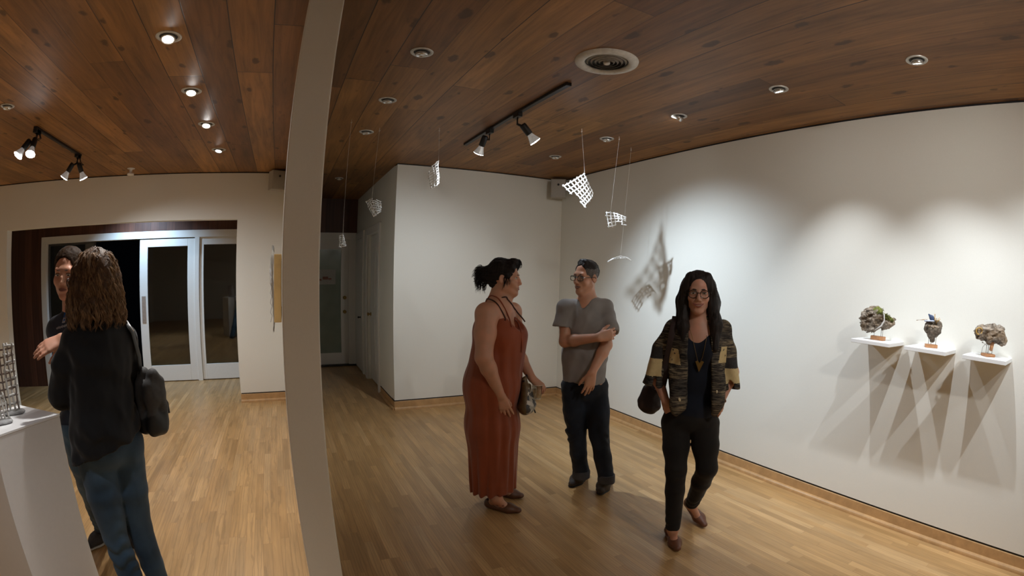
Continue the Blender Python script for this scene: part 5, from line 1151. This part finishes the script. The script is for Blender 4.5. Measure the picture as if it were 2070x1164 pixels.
    def region(C):
        a = (C-base)@R; f = (C-base)@F; z = C[:, 2]; o = np.zeros(len(C), int)
        sv = f < 0.078; o[sv & (a > xA-0.004) & (z > zA0) & (z < zA1)] = 1; o[sv & (a < xB) & (z > zB0) & (z < zB1)] = 1
        o[sv & (a > xA-0.004) & (z > zA1) & (z < zA1+0.07)] = 2; o[sv & (a < xB) & (z > zB1) & (z < zB1+0.06)] = 2
        ft = f > 0.0
        z0, z1 = J(1365,731)[2], J(1365,700)[2]; tt = (z-z0)/(z1-z0); o[ft & (tt > 0) & (tt < 1) & (a < c0) & (a > c1+0.02*np.clip(tt, 0, 1)-0.004)] = 1
        z0, z1 = J(1460,729)[2], J(1460,697)[2]; tt = (z-z0)/(z1-z0); o[ft & (tt > 0) & (tt < 1) & (a < e0-0.012*np.clip(tt, 0, 1)) & (a > e1)] = 1
        return o
    jk = skin('jacket', g, [mj, mc, mb], P, 0.0055, (), 1, region, base)
    for u, v in ((1361,707),(1364,714),(1357,722),(1359,726),(1463,707),(1466,718)):
        q = hit(g, u, v, D, 0.0015); b = bmesh.new(); bmesh.ops.create_icosphere(b, subdivisions=1, radius=0.007, matrix=Matrix.Translation(Vector(q-base)) @ Matrix.Rotation(u*1.0, 4, 'Y') @ Matrix.Diagonal((1.2,0.3,0.6,1))); link('painted_mark', b, M_black, jk)
    for u, v in ((1374,808),(1450,793)):
        q = hit(g, u, v, D, 0.001); b = bmesh.new(); bmesh.ops.create_icosphere(b, subdivisions=2, radius=0.013, matrix=Matrix.Translation(Vector(q-base)) @ Matrix.Rotation(0.9, 4, 'Y') @ Matrix.Diagonal((1.3,0.35,0.7,1))); link('bone_toggle', b, mat('bone_toggle', (0.50,0.42,0.27), 0.5), jk, True)
    # necklace, bracelet
    mn = mat('gold_chain', (0.24,0.155,0.045), 0.35, 0.7); allb = SDF(); allb.ops = s.ops
    gt = SDF(); gt.ell(chest, (0.136,0.102,0.147), M, k=0.04)
    for x in (-1, 1): gt.ell(chest+F*0.06+R*0.06*x-UP(0.02), (0.064,0.062,0.064), M, k=0.04)
    gt.ell(J(1410,760), (0.128,0.102,0.15), M, k=0.05); gt.ops = gt.ops+s.ops
    pts = [hit(gt, u, v, D, 0.004) for u, v in ((1391,652),(1394,665),(1400,684),(1405,705),(1410,728),(1414,735),(1420,722),(1424,705),(1427,690),(1429,678))]
    b = bmesh.new(); tube(b, [p-base for p in pts], 0.0014, 5); nk = link('necklace', b, mn, P, True)
    q = pts[5]-base+F*0.003; b = bmesh.new(); v_ = [b.verts.new(q+r*x*1.0+UP(z)+F*d) for d in (0.0, 0.004) for x, z in ((-0.024,0.012),(-0.012,0.018),(0.0,0.004),(0.012,0.018),(0.024,0.012),(0.0,-0.046))]
    b.faces.new(v_[:6]); b.faces.new(v_[6:][::-1]); [b.faces.new((v_[i], v_[i+6], v_[(i+1) % 6+6], v_[(i+1) % 6])) for i in range(6)]; link('chevron_pendant', fixn(b), mn, nk)
    ax = nrmz(wl-el); x_, y_, _ = frame_of(ax); c = wl-ax*0.015; b = bmesh.new(); tube(b, [Vector(c-base)+(x_*math.cos(a)+y_*math.sin(a))*0.029 for a in np.linspace(0, 2*PI, 25)[:-1]], 0.004, 6, closed=True); link('bracelet', b, mat('amber_bangle', (0.16,0.07,0.03), 0.3), P, True)
    # shoes
    ms = mat('tan_brown_flat', (0.125,0.044,0.020), 0.45, var=0.2, scale=30, bump=0.1)
    for he, to, an in ((heelr, toer, ar), (heell, toel, al)):
        q, d, up = shoe_sdf(he, to, 0.0365); q.sub_ell(he+d*0.34+up*0.068, (0.050,0.050,0.040), k=0.006); q.sub_cap(he+d*0.12+up*0.09, an+up*0.05, 0.032, 0.032, k=0.004)
        skin('ballet_flat', q, ms, P, 0.0045, (), 1, None, base)
    # face
    eyes(P, base, h, (0,1,-0.02), mat('black_eyebrow', (0.010,0.008,0.007), 0.8), 0.0074, 0.0034, 0.004); lips(P, base, h, mat('smiling_lips', (0.27,0.085,0.065), 0.4), 0.010, 0.031, 0.0025); glasses(P, base, h, 0.0245, 0.0215, 0.097, -0.004, 0.0022, 2.2, 0.97)
    # hair: long and straight, parted in the middle
    mh = hair_mat('long_dark_hair', (0.006,0.005,0.005), (0.026,0.019,0.016), (120,120,8)); q = SDF()
    q.ell(h(0,-0.026,0.040), (0.081,0.098,0.088), h.M)
    for x in (-1, 1):
        sh = J(1381,672,-0.075) if x > 0 else J(1448,668,-0.07)
        end = J(1383,690,-0.105) if x > 0 else J(1447,706,-0.115)
        q.chain([h(x*0.052,0.022,0.090), h(x*0.075,0.014,0.02), h(x*0.080,0.005,-0.06), sh+UP(0.03), end], [0.024,0.022,0.026,0.032,0.014], 0.03)
        q.chain([h(x*0.060,-0.04,0.04), h(x*0.085,-0.035,-0.05), h(x*0.088,-0.045,-0.15)], [0.035,0.036,0.040], 0.04)
    q.chain([h(0,-0.075,0.02), h(0,-0.085,-0.09), h(0,-0.10,-0.22)], [0.06,0.065,0.06], 0.05, (R, 1.3))
    q.sub_ell(h(0,0.108,-0.012), (0.059,0.085,0.096), h.M, k=0.010); q.sub_ell(h(0,0.112,0.030), (0.060,0.075,0.052), h.M, k=0.012); q.sub_cap(h(0,0.09,-0.05), h(0,0.06,-0.20), 0.046, 0.036, k=0.01)
    q.sub_cap(h(0,0.07,0.126), h(0,-0.06,0.138), 0.006, k=0.006)
    q.disp(lambda x, y, z: 0.0030*vnoise(x*150, y*150, z*7, 81)+0.005*vnoise(x*45, y*45, z*4, 82)*np.clip((h.o[2]+0.06-z)/0.1, 0.15, 1))
    hr = skin('hair', q, mh, P, 0.0045, (), 1, None, base); rnd = random.Random(9); pl = []
    for k in range(36):
        sd = 1 if k % 2 else -1; p0 = h(sd*0.09*rnd.uniform(0.9,1.1), -0.02+0.03*rnd.random(), rnd.uniform(-0.06,0.02)); p1 = p0+M@V3(-sd*0.0, 0.02, -0.10)+r*(-sd)*(-0.006-0.02*rnd.random()); p2 = p1+UP(-0.08)+r*rnd.uniform(-0.012,0.02)*(-sd)*-1
        pl.append([p0, (p0+p1)/2+r*rnd.uniform(-0.004,0.004), p1, (p1+p2)/2, p2])
    b = bmesh.new(); strands(b, [[p-base for p in x] for x in pl], 0.0008, 4); link('loose_strand', b, mh, hr, True)['kind'] = 'stuff'
    # shoulder bag under her right arm
    bc = J(1311,803,0.13); t = thing('shoulder_bag', bc, 'dark brown leather shoulder bag under the arm of the woman in the patterned jacket', 'bag')
    q = SDF(); X = nrmz(r*0.8+w*0.6)
    Yb = nrmz(np.cross(UP(), X)); q.chain([UP(0.06)-X*0.015, UP(-0.02)-X*0.045, UP(-0.045)-X*0.04, UP(-0.078)+X*0.03, UP(-0.06)+X*0.06, UP(0.06)+X*0.05], [0.020,0.026,0.026,0.026,0.026,0.022], 0.01); q.cap(UP(0.04)+X*0.015, UP(-0.045)+X*0.01, 0.052, 0.058, 0.03, (Yb, 0.62))
    q.disp(lambda x, y, z: 0.003*fbm(x*25, y*25, z*25, 91, 2))
    mbg = mat('dark_maroon_leather', (0.020,0.0085,0.0075), 0.65, var=0.25, scale=25, bump=0.1); skin('bag_body', q, mbg, t, 0.006)
    pts = [hit(g, u, v, D, 0.006) for u, v in ((1367,640),(1364,655),(1359,675),(1355,700),(1350,725),(1345,748),(1341,768))]
    b = bmesh.new(); n = len(pts); pts2 = [p-bc for p in pts]+[V3(*(J(1336,790,0.02)-bc)), UP(0.05)+X*0.05]
    ribbon(b, pts2, 0.046, 0.007, r)
    link('strap', b, mbg, t, True)
person_jacket()
# ------------------------------------------------------------------ man gesturing over the pedestal
def person_gesture():
    D = 2.86; J = lambda u, v, o=0.0: at(u, v, D+o); r, w = axes_at(150, D)
    F = nrmz(-w*0.95-r*0.25); R = V3(F[1], -F[0], 0); M = np.stack([R, F, UP()], 1)
    fa, fb = onz(205,1095,0.0), onz(262,1105,0.0)
    base = np.array([(fa[0]+fb[0])/2, (fa[1]+fb[1])/2, 0.0])
    P = thing('person', base, 'short-haired man in a dark blue t-shirt holding his hand out over the pedestal', 'person')
    sk = skin_mat('ruddy_skin', (0.55,0.29,0.19)); s = SDF()
    h = Head(J(138,551,-0.06), nrmz(-w*0.86-r*0.34-UP(0.12)), (0,0,1), 0.03); add_head(s, h, False, 1.02, 0.0, 1.04)
    neck = J(156,628,0.02); s.chain([neck, h(0,-0.028,-0.05)], [0.068,0.060], 0.03)
    chest = J(166,700,0.06); sr, sl = J(118,668,0.02), J(228,668,0.10)
    s.cap(sr, sl, 0.058, 0.058, 0.05); s.cap(neck, chest+UP(0.05), 0.065, 0.095, 0.06); s.ell(chest, (0.155,0.11,0.16), M, k=0.04); s.ell(J(172,780,0.10), (0.150,0.112,0.17), M, k=0.05); s.ell(J(176,860,0.12), (0.16,0.11,0.12), M, k=0.05)
    er = J(165,716,-0.16); wr = J(126,686,-0.21)
    add_arm(s, sr, er, wr, (0.054,0.045,0.044,0.030))
    hd = nrmz(J(60,716,-0.26)-wr); add_hand(s, wr, hd, nrmz(-UP(0.75)-r*0.35+w*0.45), 1, (0.14,0.16,0.20,0.26), 1.0, 0.05, (0.30,0.55), 1.04)
    el, wl = J(250,760,0.16), J(262,850,0.05); add_arm(s, sl, el, wl, (0.054,0.045,0.044,0.030)); add_hand(s, wl, nrmz(-UP(1)+r*0.05), nrmz(w), -1, (0.3,0.35,0.4,0.45))
    hr_, hl_ = J(155,870,0.10), J(205,868,0.16); toer, heelr = onz(184,1112,0.0), onz(222,1080,0.0); heell = onz(262,1082,0.0); toel = onz(292,1120,0.0)
    ar, al = heelr*0.8+toer*0.2+UP(0.10), heell*0.8+toel*0.2+UP(0.10); kr, kl = hr_*0.48+ar*0.52+F*0.03, hl_*0.48+al*0.52+F*0.03
    add_leg(s, hr_, kr, ar); add_leg(s, hl_, kl, al); add_foot(s, ar, heelr, toer); add_foot(s, al, heell, toel)
    skin('body', s, sk, P, 0.0065, [head_box(h), (wr-0.04+hd*0.05, wr+hd*0.17+0.04, 0.0045)], 1, None, base)
    g = SDF(); g.cap(sr, sl, 0.066, 0.066, 0.05); g.cap(neck-UP(0.015), chest, 0.082, 0.12, 0.06); g.ell(chest, (0.168,0.126,0.17), M, k=0.05); g.ell(J(172,780,0.10), (0.168,0.130,0.18), M, k=0.05); g.ell(J(176,850,0.12), (0.176,0.128,0.12), M, k=0.05)
    for a_, b_ in ((sr, er), (sl, el)): g.sleeve(a_, a_+(b_-a_)*0.75, 0.066, 0.070, 0.060, 0.03)
    g.sub_cap(neck+UP(0.03), neck+UP(0.10), 0.066, 0.075, k=0.006); g.cut(J(176,872,0.12), UP(-1), 0.004); g.disp(lambda x, y, z: 0.005*fbm(x*13, y*13, z*8, 101, 2))
    ts = skin('t_shirt', g, cloth_mat('blue_black_jersey', (0.026,0.036,0.058), 600, 0.1, 0.9, 0.15), P, 0.0065, (), 1, None, base)
    # chest print: small blue and white badge above a line of white script
    def patch(nm, poly, m, off):
        pts = [hit(g, u, v, D, off) for u, v in poly]; b = bmesh.new(); vs = [b.verts.new(p-base) for p in pts]; f = b.faces.new(vs); e = bmesh.ops.solidify(b, geom=[f], thickness=0.0006); link(nm, b, m, ts)
    mw, mbl = mat('white_print', (0.60,0.62,0.66), 0.7), mat('bright_blue_print', (0.03,0.20,0.62), 0.7)
    patch('badge_print', [(130,631),(136,630),(135,641),(128,642)], mbl, 0.0025); patch('badge_print', [(128,642),(134,641),(131,652),(125,653)], mw, 0.0025); patch('badge_print', [(129,645),(132,644),(131,648),(128,649)], mbl, 0.004)
    for k in range(9):
        u = 114+k*2.4; v = 664-k*0.75; patch('script_letter', [(u,v-2.0-(k % 3)),(u+1.6,v-2.4),(u+1.4,v+1.2),(u-0.2,v+1.6+(k % 2)*1.5)], mw, 0.0025)
    mj = cloth_mat('mid_blue_denim', (0.045,0.090,0.150), 800, 0.2, 0.85, 0.1, (0.085,0.15,0.22), 5.0); g2 = SDF(); g2.ell(J(176,868,0.12), (0.172,0.122,0.12), M, k=0.03)
    for hp, kn, an in ((hr_, kr, ar), (hl_, kl, al)): g2.chain([hp+UP(0.02), (hp+kn)/2, kn, (kn+an)/2, an-UP(0.03)], [0.100,0.090,0.074,0.068,0.066], 0.02)
    g2.cut(J(176,846,0.12), UP(1), 0.004); g2.cut(V3(0,0,0.045), UP(-1), 0.004); g2.disp(lambda x, y, z: 0.005*fbm(x*12, y*12, z*14, 105, 2)+0.004*np.sin(z*90+4*vnoise(x*12, y*12, z*4, 7))*np.exp(-((z-0.15)/0.12)**2))
    skin('jeans', g2, mj, P, 0.007, (), 1, None, base)
    ms, mso = mat('dark_grey_trainer', (0.040,0.037,0.036), 0.7, var=0.3, scale=70, bump=0.2), mat('white_rubber_sole', (0.55,0.55,0.53), 0.6)
    for he, to, an in ((heelr, toer, ar), (heell, toel, al)):
        q, d, up = shoe_sdf(he, to, 0.046, 0.85, 0.02, an); q.cut(he+up*0.018, -up, 0.002); q.cut(an-up*0.02, up, 0.004); sh = skin('trainer', q, ms, P, 0.005, (), 1, None, base)
        q = SDF(); q.chain([he+d*0.04+up*0.012, he+d*0.66+up*0.012, to-d*0.05+up*0.012], [0.047,0.056,0.036], 0.01, (up, 0.26)); q.cut(he, -up, 0.001); skin('sole', q, mso, sh, 0.005, (), 1, None, base)
    q = SDF(); q.ell(h(0,-0.022,0.042), (0.0805,0.097,0.084), h.M); q.sub_ell(h(0,0.103,0.000), (0.078,0.066,0.096), h.M, k=0.008); q.sub_ell(h(0,0.03,-0.09), (0.11,0.085,0.08), h.M, k=0.01)
    q.disp(lambda x, y, z: 0.003*fbm(x*90, y*90, z*60, 111, 2)); mc_ = hair_mat('cropped_brown_hair', (0.010,0.006,0.0035), (0.034,0.019,0.011), (220,220,70)); mc_.node_tree.nodes['Principled BSDF'].inputs['Specular IOR Level'].default_value = 0.04; skin('hair', q, mc_, P, 0.0045, (), 1, None, base)
    eyes(P, base, h, (-0.15,1,-0.25), mat('brown_eyebrow', (0.04,0.022,0.014), 0.8), 0.0060, 0.0028, 0.004, -0.003); lips(P, base, h, mat('ruddy_lips', (0.28,0.11,0.085), 0.5), -0.003, 0.025)
person_gesture()
# ------------------------------------------------------------------ curly-haired woman seen from behind
def person_curly():
    D = 2.36; J = lambda u, v, o=0.0: at(u, v, D+o); r, w = axes_at(210, D)
    F = nrmz(w*0.80-r*0.60); R = V3(F[1], -F[0], 0); M = np.stack([R, F, UP()], 1)
    foot = at(300, 1164, D); base = np.array([foot[0], foot[1], 0.0])
    P = thing('person', base, 'woman with curly brown hair in a black top and blue jeans, seen from behind', 'person')
    sk = skin_mat('fair_skin', (0.62,0.42,0.33)); s = SDF()
    h = Head(J(182,566,0.03), nrmz(w*0.62-r*0.78-UP(0.04)), (0,0,1)); add_head(s, h, True, 1.0, 0.0, 1.0)
    neck = J(203,650); s.chain([neck, h(0,-0.028,-0.05)], [0.055,0.05], 0.02)
    chest = J(203,720); sl, sr = J(148,690,-0.03), J(254,684,0.02)
    s.cap(sr, sl, 0.05, 0.05, 0.05); s.cap(neck, chest+UP(0.05), 0.06, 0.09, 0.05); s.ell(chest, (0.145,0.10,0.15), M, k=0.04); s.ell(J(208,800), (0.135,0.10,0.15), M, k=0.05); s.ell(J(216,880), (0.160,0.115,0.13), M, k=0.05)
    el, wl = J(121,800,0.02), J(150,800,0.22); er, wr = J(272,790,0.10), J(205,790,0.24)
    add_arm(s, sl, el, wl, (0.046,0.04,0.038,0.026)); add_arm(s, sr, er, wr, (0.046,0.04,0.038,0.026))
    add_hand(s, wl, nrmz(r*0.8+w*0.5), nrmz(-w*0.6+r*0.3), 1, (0.4,0.45,0.5,0.5), 0.92); add_hand(s, wr, nrmz(-r*0.9+UP(0.2)), nrmz(-w), -1, (0.4,0.45,0.5,0.5), 0.92)
    hl_, hr_ = J(190,905,-0.02), J(250,900,0.03)
    aL, aR = at(270,1164,D-0.02), at(318,1160,D+0.05); aL[2] = aR[2] = 0.10
    kl, kr = hl_*0.5+aL*0.5+F*0.025, hr_*0.5+aR*0.5+F*0.025
    add_leg(s, hl_, kl, aL); add_leg(s, hr_, kr, aR)
    fl = []
    for an in (aL, aR):
        he = an.copy()-F*0.05; he[2] = 0; to = he+F*0.235; add_foot(s, an, he, to); fl.append((he, to, an))
    skin('body', s, sk, P, 0.007, [head_box(h)], 1, None, base)
    # black top
    g = SDF(); g.cap(sr, sl, 0.062, 0.062, 0.05); g.cap(neck-UP(0.02), chest, 0.075, 0.12, 0.05); g.ell(chest, (0.168,0.122,0.165), M, k=0.05); g.chain([J(203,700), J(207,790), J(215,860), J(218,930)], [0.112,0.118,0.140,0.152], 0.05, (R, 1.22))
    g.chain([sl, J(130,740,-0.02), el, wl], [0.056,0.058,0.056,0.044], 0.02); g.chain([sr, J(263,740,0.05), er, wr], [0.056,0.054,0.050,0.044], 0.02)
    g.cut(J(180,917), nrmz(UP(-1)+r*0.30), 0.004); g.sub_cap(neck+UP(0.02), neck+UP(0.10), 0.058, 0.065, k=0.006)
    g.disp(lambda x, y, z: 0.010*fbm(x*11, y*11, z*6, 121, 3)+0.007*np.sin(z*55+x*20+5*vnoise(x*7, y*7, z*4, 3))*np.clip(vnoise(x*6, y*6, z*6, 9)+0.2, 0, 1))
    skin('black_top', g, cloth_mat('black_jersey', (0.0060,0.0060,0.0068), 600, 0.15, 0.9, 0.12), P, 0.0065, (), 1, None, base)
    mj = cloth_mat('washed_indigo_denim', (0.022,0.046,0.080), 800, 0.2, 0.85, 0.1, (0.055,0.10,0.155), 4.0); g2 = SDF(); g2.ell(J(217,892), (0.170,0.125,0.12), M, k=0.03)
    for sd, hp in ((1, hl_), (-1, hr_)): g2.ell(hp+UP(0.0)-F*0.035, (0.080,0.07,0.085), M, k=0.04)
    for hp, kn, an in ((hl_, kl, aL), (hr_, kr, aR)): g2.chain([hp+UP(0.01), (hp+kn)/2, kn, (kn+an)/2, an-UP(0.02)], [0.098,0.084,0.064,0.060,0.052], 0.015)
    g2.cut(J(215,860), UP(1), 0.004); g2.cut(V3(0,0,0.05), UP(-1), 0.004)
    g2.disp(lambda x, y, z: 0.005*np.sin(z*85+5*vnoise(x*12, y*12, z*4, 6))*np.clip(vnoise(x*8, y*8, z*5, 8)+0.3, 0, 1)*(np.exp(-((z-0.42)/0.14)**2)+0.3)+0.004*fbm(x*13, y*13, z*10, 124, 2))
    skin('jeans', g2, mj, P, 0.0065, (), 1, None, base)
    ms = mat('black_flat_shoe', (0.02,0.02,0.02), 0.5)
    for he, to, an in fl:
        q, d, up = shoe_sdf(he, to, 0.038, 0.8, 0.0, an); q.cut(an, up, 0.003); skin('shoe', q, ms, P, 0.006, (), 1, None, base)
    eyes(P, base, h, (0,1,0), M_brow); lips(P, base, h, mat('bright_red_lips', (0.55,0.03,0.025), 0.35), 0.003, 0.024); glasses(P, base, h, 0.024, 0.018, 0.096, -0.003, 0.0026, 3.0)
    mh = hair_mat('chestnut_curls', (0.075,0.040,0.020), (0.32,0.19,0.098), (60,60,30)); q = SDF()
    q.ell(h(0,-0.030,0.042), (0.088,0.103,0.088), h.M); q.ell(h(0,-0.065,-0.02), (0.105,0.085,0.095), h.M, k=0.04); q.ell(h(0,-0.065,-0.105), (0.125,0.085,0.075), h.M, k=0.04)
    for x in (-1, 1): q.chain([h(x*0.066,0.010,0.05), h(x*0.090,0.0,-0.03), h(x*0.098,0.0,-0.12)], [0.030,0.036,0.040], 0.03)
    q.sub_ell(h(0,0.105,-0.02), (0.060,0.085,0.105), h.M, k=0.01)
    
    def waves(x, y, z):
        L = h.inv(np.stack([x, y, z], 1)); a = np.arctan2(L[:, 1]+0.05, L[:, 0]); t = L[:, 2]
        return 0.008*vnoise(a*9+1.1*np.sin(t*75+a*4), t*7, 0*a, 132)+0.0045*vnoise(a*22+1.4*np.sin(t*95+a*7), t*12, 0*a, 133)
    q.disp(waves); hr = skin('hair', q, hair_mat('chestnut_shade', (0.030,0.015,0.008), (0.12,0.066,0.034), (110,110,14)), P, 0.005, (), 1, None, base)  # bulk coloured darker so gaps between the curls read as shaded depth
    rnd = random.Random(5); pl = []
    for _ in range(760):
        a = rnd.uniform(0.25, 2*PI-0.25)+PI/2; e = rnd.uniform(-1.0, 1.0); dz = 0.0 if e < 0 else e*1.5
        dv = nrmz(h.M@V3(math.cos(a), math.sin(a), dz)); cz = h(0,-0.045,0.045+0.17*min(e, 0)); tt = np.linspace(0.22, 0.0, 90); G_ = sdf_at(q, cz+tt[:, None]*dv); ii = np.nonzero(G_ < 0)[0]
        if not len(ii): continue
        p0 = cz+dv*(tt[ii[0]]-0.004)
        if h.inv(p0)[1] > 0.055: continue
        d = nrmz(dv*0.45+UP(-0.9+0.55*max(e, 0))); L_ = rnd.uniform(0.07,0.15)
        if p0[2]-L_ < J(200,668)[2]: L_ = max(0.03, p0[2]-J(200,668)[2])
        pl += lock(p0, d, L_, rnd, rnd.uniform(0.006,0.012), rnd.uniform(1.2,2.4)*L_/0.12, 18, 1.8, 9, 0.0062)
    b = bmesh.new(); strands(b, [[p-base for p in x] for x in pl], 0.0012, 4); link('curl', b, mh, hr, True)['kind'] = 'stuff'
    # grey shoulder bag on her right side
    bc = J(297,803,0.03); t = thing('shoulder_bag', bc, 'grey zipped bag with a black base on the shoulder of the curly-haired woman', 'bag')
    X = nrmz(r*0.85+w*0.5); Y = nrmz(w*0.85-r*0.5); q = SDF(); mg, mk = mat('grey_canvas', (0.035,0.033,0.032), 0.75, var=0.25, scale=40, bump=0.2), mat('black_leather_base', (0.008,0.008,0.008), 0.5)
    [q.chain([UP(-0.13)-X*0.03+Y*yy, UP(-0.13)+X*0.022+Y*yy, UP(-0.04)+X*0.034+Y*yy, UP(0.07)+X*0.024+Y*yy, UP(0.105)-X*0.005+Y*yy, UP(0.06)-X*0.03+Y*yy, UP(-0.13)-X*0.03+Y*yy], [0.024]*7, 0.02) for yy in (-0.07,0.0,0.07)]; q.cap(UP(-0.10)-Y*0.06, UP(-0.10)+Y*0.06, 0.045, None, 0.03); q.cap(UP(0.02)-Y*0.06, UP(0.02)+Y*0.06, 0.050, None, 0.03)
    q.disp(lambda x, y, z: 0.003*fbm(x*20, y*20, z*20, 141, 2)); skin('bag_body', q, [mg, mk], t, 0.006, (), 1, lambda C: C[:, 2] < -0.075+0.02*np.sin(C[:, 0]*20))
    b = bmesh.new(); zp = [hit2 for hit2 in (V3(0,0,0.130)-X*0.004, V3(0,0,0.115)+X*0.028, V3(0,0,0.07)+X*0.048, V3(0,0,0.015)+X*0.054, V3(0,0,-0.05)+X*0.058)]; tube(b, [p-Y*0.06 for p in smooth_pts(zp)], 0.003, 6); link('zip', b, mat('steel_zip', (0.45,0.44,0.42), 0.4, 0.6), t, True)
    b = bmesh.new(); tube(b, [X*0.060-Y*0.06, X*0.070-Y*0.065-UP(0.03), X*0.068-Y*0.065-UP(0.075)], [0.006,0.005,0.009], 7); link('zip_pull', b, mk, t, True)
    st = [V3(0,0,0.10)-X*0.02, J(281,720,0.0)-bc, J(268,672,-0.035)-bc, J(255,652,-0.01)-bc, J(247,648,0.05)-bc, J(262,690,0.16)-bc, V3(0,0,0.10)+Y*0.05]
    b = bmesh.new(); ribbon(b, st, 0.030, 0.006, r*0.6+w*0.8); link('strap', b, mk, t, True)
    b = bmesh.new(); tube(b, [p-Y*0.010+UP(0.006) for p in st[2:5]], 0.003, 6); link('strap_piping', b, mat('white_piping', (0.6,0.6,0.6), 0.6), t, True)
person_curly()
